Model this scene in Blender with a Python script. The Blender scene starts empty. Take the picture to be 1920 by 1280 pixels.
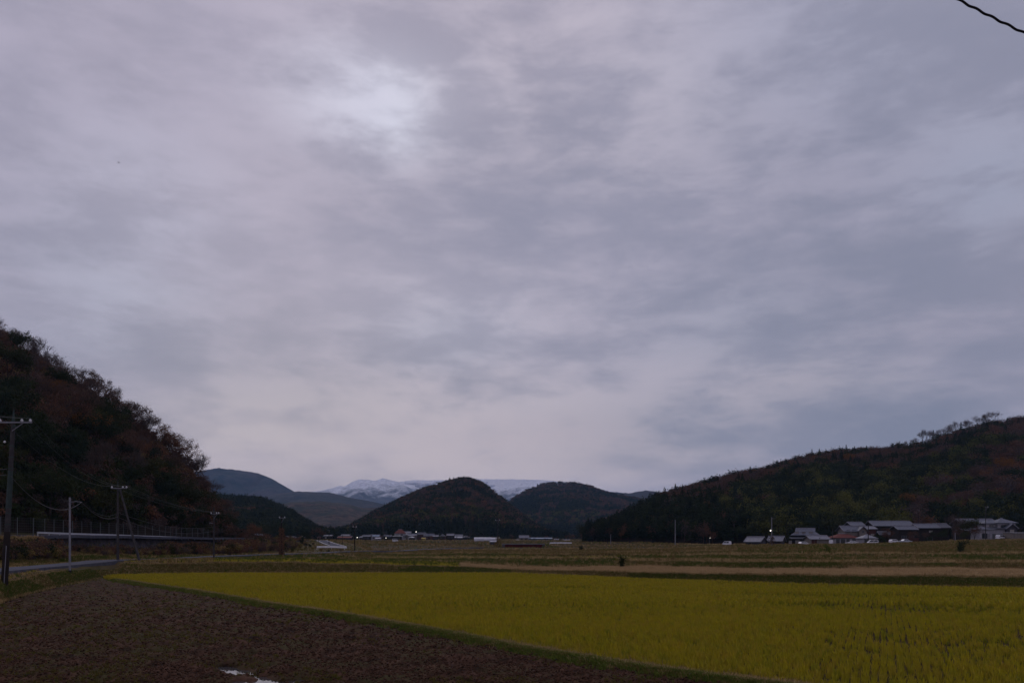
import bpy, math, random
import numpy as np
from mathutils import Vector, Matrix, noise as mnoise

sc = bpy.context.scene
COL = sc.collection
R = math.radians

# ---------------------------------------------------------------- camera
F = 28 / 36 * 1920          # focal length in photograph pixels
HZ = 1012.0                 # horizon row of the photograph
ZC = 5.0                    # eye height above the paddy
cam = bpy.data.cameras.new('camera')
cam.lens = 28; cam.sensor_width = 36
cam.shift_y = (HZ - 640) / 1920
cam.clip_start = 0.1; cam.clip_end = 30000
camo = bpy.data.objects.new('camera', cam)
camo.location = (0, 0, ZC); camo.rotation_euler = (R(90), 0, 0)
COL.objects.link(camo); sc.camera = camo
sc.view_settings.view_transform = 'Standard'; sc.view_settings.look = 'None'
sc.view_settings.exposure = 0; sc.view_settings.gamma = 1
try:
    sc.cycles.volume_step_rate = 4; sc.cycles.volume_max_steps = 64
    sc.cycles.max_bounces = 6; sc.cycles.volume_bounces = 1
    sc.cycles.transparent_max_bounces = 6
except Exception: pass

def pdir(px, py):
    v = Vector(((px - 960) / F, 1.0, (HZ - py) / F)); v.normalize(); return v
def P(px, py, Y):
    return Vector(((px - 960) / F * Y, Y, ZC + (HZ - py) / F * Y))

# ---------------------------------------------------------------- world: overcast dusk sky
SUN_EL, SUN_AZ = 14, -16     # degrees; azimuth measured from +Y
w = bpy.data.worlds.new('World'); sc.world = w; w.use_nodes = True
nt = w.node_tree; N = nt.nodes; L = nt.links
for n in list(N): N.remove(n)
def nd(t, **k):
    n = N.new(t)
    for a, b in k.items(): setattr(n, a, b)
    return n
def mth(op, a, b=None, clamp=False):
    n = nd('ShaderNodeMath', operation=op, use_clamp=clamp)
    for i, v in enumerate((a, b)):
        if v is None: continue
        if isinstance(v, (int, float)): n.inputs[i].default_value = v
        else: L.new(v, n.inputs[i])
    return n.outputs[0]
def mixc(f, a, b, mode='MIX'):
    n = nd('ShaderNodeMix', data_type='RGBA', blend_type=mode)
    for s, v in ((n.inputs[0], f), (n.inputs[6], a), (n.inputs[7], b)):
        if isinstance(v, (int, float)): s.default_value = v
        elif isinstance(v, tuple): s.default_value = (*v, 1)
        else: L.new(v, s)
    return n.outputs[2]
tc = nd('ShaderNodeTexCoord'); gen = tc.outputs['Generated']
sep = nd('ShaderNodeSeparateXYZ'); L.new(gen, sep.inputs[0])
zz = mth('ADD', mth('MAXIMUM', sep.outputs[2], 0.0), 0.12)
cmb = nd('ShaderNodeCombineXYZ')
L.new(mth('DIVIDE', sep.outputs[0], zz), cmb.inputs[0]); L.new(mth('DIVIDE', sep.outputs[1], zz), cmb.inputs[1])
def noi(scale, detail, rough, vec, off, dist=0.0, sc3=(1, 1, 1)):
    m = nd('ShaderNodeMapping'); m.inputs[1].default_value = off; m.inputs[3].default_value = sc3
    L.new(vec, m.inputs[0])
    n = nd('ShaderNodeTexNoise'); n.inputs['Scale'].default_value = scale
    n.inputs['Detail'].default_value = detail; n.inputs['Roughness'].default_value = rough
    n.inputs['Distortion'].default_value = dist
    L.new(m.outputs[0], n.inputs['Vector']); return n.outputs[0]
def ramp(v, a, b):
    n = nd('ShaderNodeMapRange', interpolation_type='SMOOTHSTEP')
    n.inputs[1].default_value = a; n.inputs[2].default_value = b
    L.new(v, n.inputs[0]); return n.outputs[0]
def blob(px, py, wid, sx=1.0):       # soft patch of brighter cloud in a direction
    d = pdir(px, py)
    m = nd('ShaderNodeVectorMath', operation='SUBTRACT'); L.new(gen, m.inputs[0]); m.inputs[1].default_value = d
    q = nd('ShaderNodeVectorMath', operation='MULTIPLY'); L.new(m.outputs[0], q.inputs[0]); q.inputs[1].default_value = (sx, 1, 1)
    l = nd('ShaderNodeVectorMath', operation='LENGTH'); L.new(q.outputs[0], l.inputs[0])
    x = mth('DIVIDE', l.outputs[1], wid)
    return mth('POWER', 2.718, mth('MULTIPLY', mth('MULTIPLY', x, x), -1.0))
big = noi(0.40, 4, 0.5, cmb.outputs[0], (3.1, 1.7, 0), 0.1, (1, 1.6, 1))
mid = noi(1.1, 6, 0.55, cmb.outputs[0], (0.3, 7.7, 0), 0.15, (1, 1.5, 1))
lump = noi(3.4, 6, 0.58, gen, (4.3, 2.7, 1), 0.1, (1, 1, 2.3))
fin = noi(9.0, 6, 0.6, gen, (1.3, 0.7, 0), 0.15, (1, 1, 3.0))
cl = mth('ADD', mth('ADD', mth('ADD', mth('MULTIPLY', big, 0.27), mth('MULTIPLY', mid, 0.22)), mth('MULTIPLY', lump, 0.36)), mth('MULTIPLY', fin, 0.15))
hor = noi(4.0, 7, 0.62, gen, (2.3, 0.2, 0.4), 0.2, (1, 1, 7))
low = mth('SUBTRACT', 1.0, ramp(sep.outputs[2], 0.03, 0.34))
cl = mth('ADD', cl, mth('MULTIPLY', mth('MULTIPLY', mth('SUBTRACT', hor, 0.5), low), 1.15))
c = ramp(cl, 0.28, 0.70)
col = mixc(c, (0.288, 0.286, 0.385), (0.525, 0.472, 0.585))
pinkn = ramp(noi(0.8, 3, 0.5, cmb.outputs[0], (9, 2, 0)), 0.4, 0.68)
col = mixc(mth('MULTIPLY', pinkn, 0.22), col, (0.47, 0.40, 0.455))
# brighter, thinner cloud where the photograph has it
dets = ramp(mth('ADD', mth('MULTIPLY', lump, .45), mth('MULTIPLY', fin, .55)), .40, .60)
for (px, py, wd, sx, amt, cc) in (
    (930, 90, .24, .8, .42, (.60, .54, .63)), (745, 203, .040, 1.0, 1.0, (.92, .94, 1.08)), (690, 185, .045, .8, .8, (.80, .80, .95)), (610, 165, .05, .7, .55, (.70, .68, .80)), (830, 190, .05, .8, .5, (.72, .69, .80)),
    (1240, 190, .085, .9, .5, (.60, .55, .64)), (1000, 60, .12, .7, .3, (.62, .56, .64)), (250, 372, .085, .8, .45, (.55, .55, .68)), (205, 560, .06, .6, .5, (.50, .52, .65)), (140, 130, .22, 1, .25, (.52, .48, .61)),
    (835, 625, .040, .5, .75, (.60, .62, .76)), (900, 592, .055, .35, .6, (.58, .53, .62)), (740, 560, .05, .5, .3, (.50, .48, .58)), (1340, 685, .065, .45, .5, (.52, .50, .60)), (1480, 752, .055, .25, .95, (.62, .54, .60)), (1390, 600, .05, .5, .3, (.48, .48, .58)),
    (880, 785, .060, .22, 1.0, (.68, .60, .66)), (1130, 812, .040, .22, .8, (.62, .56, .62)), (1000, 845, .050, .20, .9, (.68, .57, .61)), (1120, 860, .03, .2, .8, (.66, .56, .60)), (820, 870, .07, .25, .4, (.54, .48, .53)), (480, 810, .055, .3, .9, (.58, .51, .55)), (1600, 745, .05, .25, .4, (.50, .46, .53)),
    (1870, 340, .075, .8, .45, (.46, .50, .64)), (1500, 40, .12, .8, .35, (.48, .49, .63)), (1730, 90, .09, .8, .25, (.44, .47, .60)), (400, 760, .09, .5, .25, (.48, .46, .53))):
    b = mth('MULTIPLY', mth('MULTIPLY', blob(px, py, wd, sx), amt), mth('ADD', 0.30, mth('MULTIPLY', dets, 1.0)), True)
    col = mixc(b, col, cc)
for (px, py, wd, sx, amt) in ((1800, 180, .30, 1.0, .40), (1850, 600, .22, .7, .35), (600, 722, .075, .35, .5), (1700, 790, .055, .22, .95), (1260, 803, .05, .25, .6), (1480, 880, .10, .35, .5), (1680, 450, .13, .6, .35), (1300, 575, .08, .5, .35),
                          (700, 400, .16, .6, .20), (60, 700, .12, .7, .35), (1080, 330, .10, .5, .25), (960, 700, .08, .3, .35), (1560, 610, .07, .4, .3), (30, 470, .12, 1, .25), (1430, 300, .12, .8, .2), (320, 640, .07, .4, .3)):
    b = mth('MULTIPLY', mth('MULTIPLY', blob(px, py, wd, sx), amt), mth('SUBTRACT', 1.25, mth('MULTIPLY', dets, .7)), True)
    col = mixc(b, col, (0.225, 0.240, 0.325))
sky = nd('ShaderNodeTexSky', sky_type='NISHITA', sun_disc=False)
sky.sun_elevation = R(SUN_EL); sky.sun_rotation = R(SUN_AZ); sky.air_density = 1.0
bgs = nd('ShaderNodeBackground'); L.new(sky.outputs[0], bgs.inputs[0]); bgs.inputs[1].default_value = 0.05
bgc = nd('ShaderNodeBackground'); L.new(col, bgc.inputs[0]); bgc.inputs[1].default_value = 1.0
mx = nd('ShaderNodeMixShader'); mx.inputs[0].default_value = 0.95
L.new(bgs.outputs[0], mx.inputs[1]); L.new(bgc.outputs[0], mx.inputs[2])
wo = nd('ShaderNodeOutputWorld'); L.new(mx.outputs[0], wo.inputs[0])

# ---------------------------------------------------------------- sun (behind thick cloud)
sl = bpy.data.lights.new('sun', 'SUN'); sl.energy = 0.5; sl.angle = R(30); sl.color = (1, .93, .9)
so = bpy.data.objects.new('sun', sl); COL.objects.link(so)
sd = Vector((math.sin(R(SUN_AZ)) * math.cos(R(32)), math.cos(R(SUN_AZ)) * math.cos(R(32)), math.sin(R(32))))
so.rotation_euler = sd.to_track_quat('Z', 'Y').to_euler()

# ================================================================= helpers
rng = np.random.default_rng(7); random.seed(7)

def tag(o, label=None, cat=None, group=None, kind=None):
    if label: o['label'] = label
    if cat: o['category'] = cat
    if group: o['group'] = group
    if kind: o['kind'] = kind
    return o

MATS = {}
def mat(name, c1, c2=None, scale=1.0, rough=0.9, bump=0.0, bscale=None, rand=None, detail=5, lo=.38, hi=.62, c3=None, s3=None,
        spec=0.03, metal=0.0, coords='pos', stretch=(1, 1, 1), emit=None, estr=0):
    if name in MATS: return MATS[name]
    m = bpy.data.materials.new(name); m.use_nodes = True; MATS[name] = m
    t = m.node_tree; n = t.nodes; l = t.links; b = n['Principled BSDF']
    b.inputs['Roughness'].default_value = rough; b.inputs['Metallic'].default_value = metal
    b.inputs['Specular IOR Level'].default_value = spec
    b.inputs['Base Color'].default_value = (*c1, 1)
    if emit:
        b.inputs['Emission Color'].default_value = (*emit, 1); b.inputs['Emission Strength'].default_value = estr
    if coords == 'pos': vec = n.new('ShaderNodeNewGeometry').outputs['Position']
    else: vec = n.new('ShaderNodeTexCoord').outputs['Object']
    mp = n.new('ShaderNodeMapping'); mp.inputs[3].default_value = stretch; l.new(vec, mp.inputs[0]); vec = mp.outputs[0]
    def nz(s, d=detail, off=0):
        q = n.new('ShaderNodeTexNoise'); q.inputs['Scale'].default_value = s; q.inputs['Detail'].default_value = d
        q.inputs['Roughness'].default_value = .6
        l.new(vec, q.inputs['Vector']); return q.outputs[0]
    def mr(v, a, bb):
        q = n.new('ShaderNodeMapRange'); q.inputs[1].default_value = a; q.inputs[2].default_value = bb; l.new(v, q.inputs[0]); return q.outputs[0]
    def mc(f, a, bb, mode='MIX'):
        q = n.new('ShaderNodeMix'); q.data_type = 'RGBA'; q.blend_type = mode
        for s, v in ((q.inputs[0], f), (q.inputs[6], a), (q.inputs[7], bb)):
            if isinstance(v, (int, float)): s.default_value = v
            elif isinstance(v, tuple): s.default_value = (*v, 1)
            else: l.new(v, s)
        return q.outputs[2]
    cur = c1
    if c2 is not None: cur = mc(mr(nz(scale), lo, hi), c1, c2)
    if c3 is not None: cur = mc(mr(nz(s3 or scale * .2, 3), .45, .65), cur, c3)
    if rand:
        oi = n.new('ShaderNodeObjectInfo').outputs['Random']
        q = n.new('ShaderNodeValToRGB'); l.new(oi, q.inputs[0])
        els = q.color_ramp.elements
        while len(els) < len(rand): els.new(0.5)
        for i, cc in enumerate(rand):
            els[i].position = i / (len(rand) - 1); els[i].color = (*cc, 1)
        cur = mc(1.0 if c2 is None else 0.72, cur, q.outputs[0])
    if not isinstance(cur, tuple): l.new(cur, b.inputs['Base Color'])
    if bump:
        q = n.new('ShaderNodeBump'); q.inputs['Strength'].default_value = min(1, bump); q.inputs['Distance'].default_value = bump
        l.new(nz(bscale or scale * 3, 6), q.inputs['Height']); l.new(q.outputs[0], b.inputs['Normal'])
    return m

class MB:
    """collects geometry for one mesh object"""
    def __init__(s): s.v = []; s.f = []; s.mi = []; s.m = 0
    def quad(s, a, b, c, d):
        i = len(s.v); s.v += [a, b, c, d]; s.f.append((i, i + 1, i + 2, i + 3)); s.mi.append(s.m)
    def poly(s, pts):
        i = len(s.v); s.v += list(pts); s.f.append(tuple(range(i, i + len(pts)))); s.mi.append(s.m)
    def box(s, c, d, rz=0):
        cx, cy, cz = c; hx, hy, hz = d[0] / 2, d[1] / 2, d[2] / 2
        co, si = math.cos(rz), math.sin(rz); i = len(s.v)
        for z in (-hz, hz):
            for x, y in ((-hx, -hy), (hx, -hy), (hx, hy), (-hx, hy)):
                s.v.append((cx + x * co - y * si, cy + x * si + y * co, cz + z))
        for q in ((3, 2, 1, 0), (4, 5, 6, 7), (0, 1, 5, 4), (1, 2, 6, 5), (2, 3, 7, 6), (3, 0, 4, 7)):
            s.f.append(tuple(i + k for k in q)); s.mi.append(s.m)
    def tube(s, pts, rad, n=6, caps=True):
        pts = [Vector(p) for p in pts]
        if not isinstance(rad, (list, tuple)): rad = [rad] * len(pts)
        i0 = len(s.v); up = None
        for k, p in enumerate(pts):
            d = (pts[min(k + 1, len(pts) - 1)] - pts[max(k - 1, 0)])
            if d.length < 1e-9: d = Vector((0, 0, 1))
            d.normalize()
            if up is None:
                up = Vector((1, 0, 0)) if abs(d.x) < .8 else Vector((0, 1, 0))
            a = (up - d * up.dot(d)).normalized(); b = d.cross(a); up = a
            for j in range(n):
                t = 2 * math.pi * j / n
                s.v.append(tuple(p + (a * math.cos(t) + b * math.sin(t)) * rad[k]))
        for k in range(len(pts) - 1):
            for j in range(n):
                a = i0 + k * n + j; b = i0 + k * n + (j + 1) % n
                s.f.append((a, b, b + n, a + n)); s.mi.append(s.m)
        if caps:
            s.f.append(tuple(i0 + j for j in range(n))[::-1]); s.mi.append(s.m)
            e = i0 + (len(pts) - 1) * n
            s.f.append(tuple(e + j for j in range(n))); s.mi.append(s.m)
    def ball(s, c, r, n=8, m=5, sz=1.0):
        i0 = len(s.v)
        for a in range(m + 1):
            ph = math.pi * a / m
            for j in range(n):
                t = 2 * math.pi * j / n
                s.v.append((c[0] + r * math.sin(ph) * math.cos(t), c[1] + r * math.sin(ph) * math.sin(t), c[2] + r * sz * math.cos(ph)))
        for a in range(m):
            for j in range(n):
                q = i0 + a * n + j; p = i0 + a * n + (j + 1) % n
                s.f.append((q, q + n, p + n, p)); s.mi.append(s.m)
    def mesh(s, name, mats, smooth=False):
        me = bpy.data.meshes.new(name); me.from_pydata([tuple(v) for v in s.v], [], s.f)
        for m in (mats if isinstance(mats, (list, tuple)) else [mats]): me.materials.append(m)
        if isinstance(mats, (list, tuple)) and len(mats) > 1: me.polygons.foreach_set('material_index', s.mi)
        if smooth: me.polygons.foreach_set('use_smooth', [True] * len(me.polygons))
        me.update(); return me
    def build(s, name, mats, parent=None, smooth=False, link=True):
        o = bpy.data.objects.new(name, s.mesh(name, mats, smooth))
        if link: COL.objects.link(o)
        if parent: o.parent = parent
        return o

def empty(name, loc, rz=0, sc_=1.0):
    o = bpy.data.objects.new(name, None); o.location = loc; o.rotation_euler = (0, 0, rz); o.scale = (sc_,) * 3
    o.empty_display_size = .3
    COL.objects.link(o); return o
def copy_tree(o, parent=None):
    c = o.copy(); COL.objects.link(c); c.parent = parent
    for ch in KIDS.get(o.name, [x for x in o.children]): copy_tree(ch, c)
    return c
KIDS = {}

def npmesh(name, V, Fc, m, smooth=True, kind='structure', label=None, link=True, cat=None):
    me = bpy.data.meshes.new(name)
    V = np.asarray(V, dtype=np.float32); Fc = np.asarray(Fc, dtype=np.int32)
    me.vertices.add(len(V)); me.vertices.foreach_set('co', V.ravel())
    k = Fc.shape[1]
    me.loops.add(Fc.size); me.loops.foreach_set('vertex_index', Fc.ravel())
    me.polygons.add(len(Fc)); me.polygons.foreach_set('loop_start', np.arange(0, Fc.size, k, dtype=np.int32))
    me.polygons.foreach_set('loop_total', np.full(len(Fc), k, dtype=np.int32))
    me.materials.append(m)
    me.update(calc_edges=True); me.validate()
    if smooth: me.polygons.foreach_set('use_smooth', [True] * len(me.polygons))
    o = bpy.data.objects.new(name, me)
    if link: COL.objects.link(o)
    if kind: tag(o, label, cat, None, kind)
    return o
def gridfaces(nr, nc):
    a = np.arange((nr - 1) * nc).reshape(nr - 1, nc)[:, :-1].ravel()
    return np.stack([a, a + 1, a + nc + 1, a + nc], 1)

# value noise, vectorised
def _hash(ix, iy, seed):
    h = (ix.astype(np.int64) * 374761393 + iy.astype(np.int64) * 668265263 + seed * 1442695041) & 0x7fffffff
    h = ((h ^ (h >> 13)) * 1274126177) & 0x7fffffff
    return ((h ^ (h >> 16)) & 0xffff) / 65535.0
def vn(x, y, seed=0):
    x = np.asarray(x, float); y = np.asarray(y, float)
    ix = np.floor(x); iy = np.floor(y); fx = x - ix; fy = y - iy
    fx = fx * fx * (3 - 2 * fx); fy = fy * fy * (3 - 2 * fy)
    a = _hash(ix, iy, seed); b = _hash(ix + 1, iy, seed); c_ = _hash(ix, iy + 1, seed); d = _hash(ix + 1, iy + 1, seed)
    return (a * (1 - fx) + b * fx) * (1 - fy) + (c_ * (1 - fx) + d * fx) * fy
def fbm(x, y, o=4, seed=0, gain=.5):
    s = 0; a = 1; t = 0
    for k in range(o):
        s = s + a * vn(x * 2 ** k, y * 2 ** k, seed + k * 17); t += a; a *= gain
    return s / t          # 0..1

# ================================================================= terrain
def line(*pts):
    """pts: (px, Y, z). z None -> z 0; or ('y', py) -> from the sight line"""
    out = []
    for px, Y, z in pts:
        if isinstance(z, str): z = ZC - (float(z) - HZ) / F * Y
        out.append((px, Y, z))
    a = np.array(out, float); return a
def y0(py): return ZC * F / (py - HZ)
UR = np.array([(-1200, 100, 5.9), (-400, 104, 5.8), (-100, 108, 5.6), (0, 112, 5.5), (72, 120, 5.45), (200, 145, 5.3), (300, 170, 5.05), (390, 200, 4.8), (450, 235, 4.7)], float)
def ur(dy, dz): return [(a, b + dy, c_ + dz) for a, b, c_ in UR]
LN = [
 line((-1200, 17, 0), (3100, 17, 0)),
 line((-1200, 38, 0), (-300, 45, 0), (0, y0(1132), 0), (80, y0(1108), 0), (150, y0(1093), 0), (215, y0(1080), 0), (300, y0(1077), 0), (500, y0(1076), 0), (960, y0(1075.5), 0), (1080, y0(1080), 0), (1200, y0(1087), 0), (1500, y0(1097), 0), (1920, y0(1105), 0), (3100, y0(1112), 0)),
 line((-1200, 48, 1.9), (-300, 56, 1.9), (0, 69, 1.6), (80, 85, 1.55), (150, 100, 1.5), (215, 116, '1054'), (500, 121, '1053'), (700, 121, '1057'), (860, 121, '1061'), (960, 121, '1069'), (1080, 112, '1071'), (1200, 101, '1074'), (1500, 90, '1080'), (1920, 83, '1082.5'), (3100, 76, '1086')),
 line((-1200, 75, 1.8), (-300, 84, 1.75), (0, 98, 1.62), (100, 113, 1.6), (215, 132, '1050.5'), (300, 140, '1049.5'), (500, 140, '1050'), (700, 134, '1053.5'), (860, 131, '1056.5'), (960, 124, '1063.5'), (1200, 118, '1063'), (1500, 112, '1065'), (1920, 110, '1066'), (3100, 105, '1067')),
 line((-1200, 88, 2.4), (-300, 94, 2.4), (0, 104, 2.4), (100, 118, 2.4), (215, 140, 2.3), (300, 158, 2.0), (400, 178, 1.8), (500, 188, 1.7), (600, 205, 1.7), (660, 165, 1.5), (700, 150, '1047'), (860, 150, '1046.5'), (960, 150, '1046.5'), (1150, 147, '1046.5'), (1200, 122, '1052.5'), (1500, 115, '1054.5'), (1920, 113, '1056'), (3100, 108, '1056')),
 line(*ur(-1.2, -2.4), (500, 240, 3.0), (560, 280, 3.2), (620, 300, 3.35), (650, 250, 2.24), (700, 165, '1045'), (860, 165, '1045'), (960, 165, '1045'), (1150, 160, '1044.5'), (1200, 135, '1051'), (1500, 130, '1053'), (1920, 128, '1054'), (3100, 120, '1054')),
 line(*ur(0, 0), (500, 270, 4.4), (560, 330, 4.7), (620, 400, 4.7), (650, 330, 3.8), (700, 190, '1039'), (860, 172, '1038.5'), (960, 172, '1038.5'), (1200, 150, '1042'), (1500, 150, '1037'), (1920, 148, '1036'), (3100, 140, '1036')),
 line(*ur(8, 0), (500, 280, 4.5), (560, 345, 4.7), (620, 415, 4.75), (650, 400, 4.5), (700, 220, '1036.5'), (860, 200, '1036'), (1200, 175, '1036'), (1500, 172, '1031'), (1920, 168, '1029'), (3100, 160, '1028')),
 line(*ur(13, .8), (500, 300, 4.6), (560, 370, 4.7), (620, 440, 4.7), (650, 430, 4.5), (700, 250, '1031.5'), (860, 230, '1030.5'), (1200, 210, '1028'), (1400, 207, '1024'), (1640, 205, '1021'), (1920, 203, '1016'), (3100, 200, '1012')),
 line((-1200, 160, 8), *[(a, b + 60, c_ + 2) for a, b, c_ in UR[1:]], (500, 400, 4.7), (620, 480, 4.7), (700, 400, '1018'), (860, 320, '1023'), (1100, 300, '1022'), (1200, 270, '1021'), (1400, 240, '1021.5'), (1640, 240, '1018.5'), (1920, 240, '1013.5'), (3100, 240, '1009')),
 line((-1200, 166, 8), *[(a, b + 64, c_ + 2) for a, b, c_ in UR[1:]], (500, 410, 4.7), (620, 490, 4.7), (700, 410, 3.2), (860, 335, 2.7), (1100, 315, 3.0), (1200, 290, 3.2), (1300, 262, 2.7), (1360, 262, 2.5), (1500, 262, 2.9), (1640, 262, 3.3), (1800, 262, 4.8), (1920, 262, 5.1), (3100, 262, 5.6)),
 line((-1200, 560, 4.6), (1200, 560, 4.6), (1260, 420, 3.4), (1300, 350, 2.9), (1500, 345, 3.2), (1700, 345, 4.1), (1920, 345, 5.8), (3100, 345, 6.0)),
 line((-1200, 720, 5.0), (3100, 720, 6.8)),
 line((-1200, 13000, 8), (3100, 13000, 8)),
]
def prof(px):
    px = np.asarray(px, float)
    Y = np.stack([np.interp(px, l[:, 0], l[:, 1]) for l in LN]); Z = np.stack([np.interp(px, l[:, 0], l[:, 2]) for l in LN])
    Y = np.maximum.accumulate(Y + np.arange(len(LN))[:, None] * 0.02, axis=0)
    return Y, Z
# low bund between the ploughed field and the paddy
BUND = [(215, 1088), (360, 1110), (500, 1135), (650, 1158), (800, 1185), (960, 1218), (1185, 1256), (1370, 1282)]
BW = [Vector(((a - 960) / F * y0(b), y0(b))) for a, b in BUND] + [Vector((14, 22)), Vector((32, 14))]
BWN = np.array([(p.x, p.y) for p in BW])
def bund_d(x, y):
    """signed distance to the bund (positive on the paddy side)"""
    x = np.asarray(x, float); y = np.asarray(y, float)
    best = np.full(x.shape, 1e9); sgn = np.ones(x.shape)
    for i in range(len(BWN) - 1):
        a = BWN[i]; d = BWN[i + 1] - a; ln2 = (d ** 2).sum()
        t = np.clip(((x - a[0]) * d[0] + (y - a[1]) * d[1]) / ln2, 0, 1)
        qx = x - a[0] - t * d[0]; qy = y - a[1] - t * d[1]; dist = np.hypot(qx, qy)
        cr = d[0] * (y - a[1]) - d[1] * (x - a[0])
        u = dist < best; best = np.where(u, dist, best); sgn = np.where(u, np.sign(cr), sgn)
    return best * sgn
def gz(x, y):
    """terrain height, vectorised"""
    x = np.atleast_1d(np.asarray(x, float)); y = np.atleast_1d(np.asarray(y, float))
    px = 960 + x / np.maximum(y, 1) * F
    Y, Z = prof(px)
    z = np.zeros_like(x)
    for i in range(len(LN) - 1):
        t = (y - Y[i]) / np.maximum(Y[i + 1] - Y[i], 1e-6)
        m = (t >= 0) & (t <= 1)
        z = np.where(m, Z[i] + (Z[i + 1] - Z[i]) * t, z)
    z = z + np.clip((y - Y[1]) / 3, 0, 1) * ((fbm(x * .12, y * .12, 3, 5) - .5) * .5 + (fbm(x * .5, y * .5, 2, 9) - .5) * .22) * np.clip((700 - y) / 300, 0, 1)
    far = (y < Y[1])
    bd = np.abs(bund_d(x, y))
    z = np.where(far, 0.13 * np.exp(-(bd / .6) ** 2) * np.clip((y - 5) / 5, 0, 1), z)
    return z
def g1(x, y): return float(gz([x], [y])[0])
def hit(px, py, ymin=20, ymax=900):
    """point of the terrain seen at a pixel of the photograph, nearest to the camera"""
    Ys = np.linspace(ymin, ymax, 2500); xs = (px - 960) / F * Ys
    zs = gz(xs, Ys); p = HZ - (zs - ZC) / Ys * F
    k = np.nonzero(p <= py)[0]; k = k[0] if len(k) else len(Ys) - 1
    return Vector((xs[k], Ys[k], zs[k]))
def onground(px, Y):
    x = (px - 960) / F * Y; return Vector((x, Y, g1(x, Y)))

M = {}
M['mud'] = mat('paddy_mud', (.040, .030, .012), (.06, .042, .018), .35, rough=.95, spec=.03, bump=.06, bscale=6)
M['plough'] = mat('ploughed_soil', (.020, .012, .009), (.092, .050, .034), 1.1, rough=.97, spec=.03, bump=.10, bscale=9, c3=(.055, .047, .022), s3=.35, lo=.36, hi=.66)
M['bank'] = mat('bank_turf', (.035, .036, .012), (.085, .060, .025), .5, bump=.15, bscale=5, c3=(.075, .052, .028), s3=.09)
M['dry'] = mat('dry_grass_field', (.17, .115, .065), (.12, .085, .04), .4, bump=.1, bscale=6)
M['yellow'] = mat('yellow_field', (.075, .055, .018), (.055, .045, .016), .3, bump=.1, bscale=6)
M['heath'] = mat('rough_meadow', (.050, .034, .018), (.085, .056, .030), .12, bump=.15, bscale=3, c3=(.035, .042, .014), s3=.05)
M['far'] = mat('valley_floor', (.034, .024, .014), (.024, .024, .012), .02, bump=.1, bscale=1)
STRIPS = [('bank_slope', 'bank', 1), ('terrace_field', 'dry', 2), ('bank_slope', 'bank', 3), ('terrace_field', 'yellow', 4), ('bank_slope', 'bank', 5),
          ('terrace_field', 'heath', 6), ('bank_slope', 'heath', 7), ('terrace_field', 'heath', 8), ('valley_floor', 'far', 9), ('valley_floor', 'far', 10), ('valley_floor', 'far', 11), ('valley_floor', 'far', 12)]
pxs = np.concatenate([np.arange(-1200, -100, 60), np.arange(-100, 2020, 5), np.arange(2020, 3120, 60)])
Yp, Zp = prof(pxs)
for nm, mk, i in STRIPS:
    nr = 8 if i < 9 else 12
    t = np.linspace(0, 1, nr)
    if i == 12: t = t ** 3
    YY = Yp[i][None] + (Yp[i + 1] - Yp[i])[None] * t[:, None]
    XX = (pxs[None] - 960) / F * YY
    e = 1e-3
    ZZ = gz(XX.ravel(), YY.ravel()).reshape(YY.shape)
    npmesh(nm, np.stack([XX, YY, ZZ], -1).reshape(-1, 3), gridfaces(nr, len(pxs)), M[mk])
# near ground: fan up to the first bank, split at the bund (paddy right of it, ploughed left)
PUD = []
for (a, b, r) in ((432, 1249, .55), (450, 1254, .7), (476, 1270, .92), (487, 1281, .8), (414, 1245, .35), (436, 1209, .45), (478, 1223, .42), (553, 1271, .4), (493, 1246, .3)):
    PUD.append(((a - 960) / F * y0(b), y0(b), r))
def FUR(x, y):      # furrows running along the field
    s = (x * .76 + y * .65) * 2 * math.pi / .95 + (fbm(x * .2, y * .2, 2, 88) - .5) * 5
    return .045 * np.sin(s)
def near_fan(name, m, side, pstep, nrow):
    pp = np.concatenate([np.arange(-1200, -60, 30), np.arange(-60, 1980, pstep), np.arange(1980, 3101, 30)])
    if side < 0: pp = pp[pp < 1700]
    Y_, _ = prof(pp)
    pyn = np.linspace(0, 1, nrow)
    # rows uniform in image height
    d0 = ZC * F / 17.0; d1 = ZC * F / (Y_[1])
    dd = d0 + (d1 - d0)[None] * (pyn[:, None] ** .8)
    YY = ZC * F / dd
    XX = (pp[None] - 960) / F * YY
    ZZ = gz(XX.ravel(), YY.ravel() - 1e-3).reshape(YY.shape)
    bd = bund_d(XX.ravel(), YY.ravel()).reshape(YY.shape)
    if side < 0:
        cl = FUR(XX, YY) + (fbm(XX * 2.2, YY * 1.5, 4, 3, .62) - .5) * .30 + (fbm(XX * .5, YY * .5, 2, 31) - .5) * .16 + np.abs(fbm(XX * 5, YY * 4, 3, 44) - .5) * .18
        for (x0, yy0, r) in PUD:
            q = ((XX - x0) ** 2 + ((YY - yy0) * .8) ** 2) / r ** 2
            cl = cl - (.22 if r > .5 else .42) * np.exp(-q)
        ZZ = ZZ + cl * np.clip((-bd - .3) / .8, 0, 1) * np.clip((Y_[1][None] - YY) / 2.5, 0, 1)
    else:
        ZZ = ZZ + (fbm(XX * 1.5, YY * 1.5, 3, 8) - .5) * .06
    Fc = gridfaces(nrow, len(pp))
    fb = bd.ravel()[Fc]
    keep = (fb.min(1) < 0) if side < 0 else (fb.max(1) >= 0)
    keep &= ~((fb.min(1) < 0) & (fb.max(1) >= 0)) if side < 0 else True
    return npmesh(name, np.stack([XX, YY, ZZ], -1).reshape(-1, 3), Fc[keep], m)
near_fan('ploughed_field', M['plough'], -1, 2.2, 330)
near_fan('paddy_field', M['mud'], 1, 12, 120)
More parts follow.
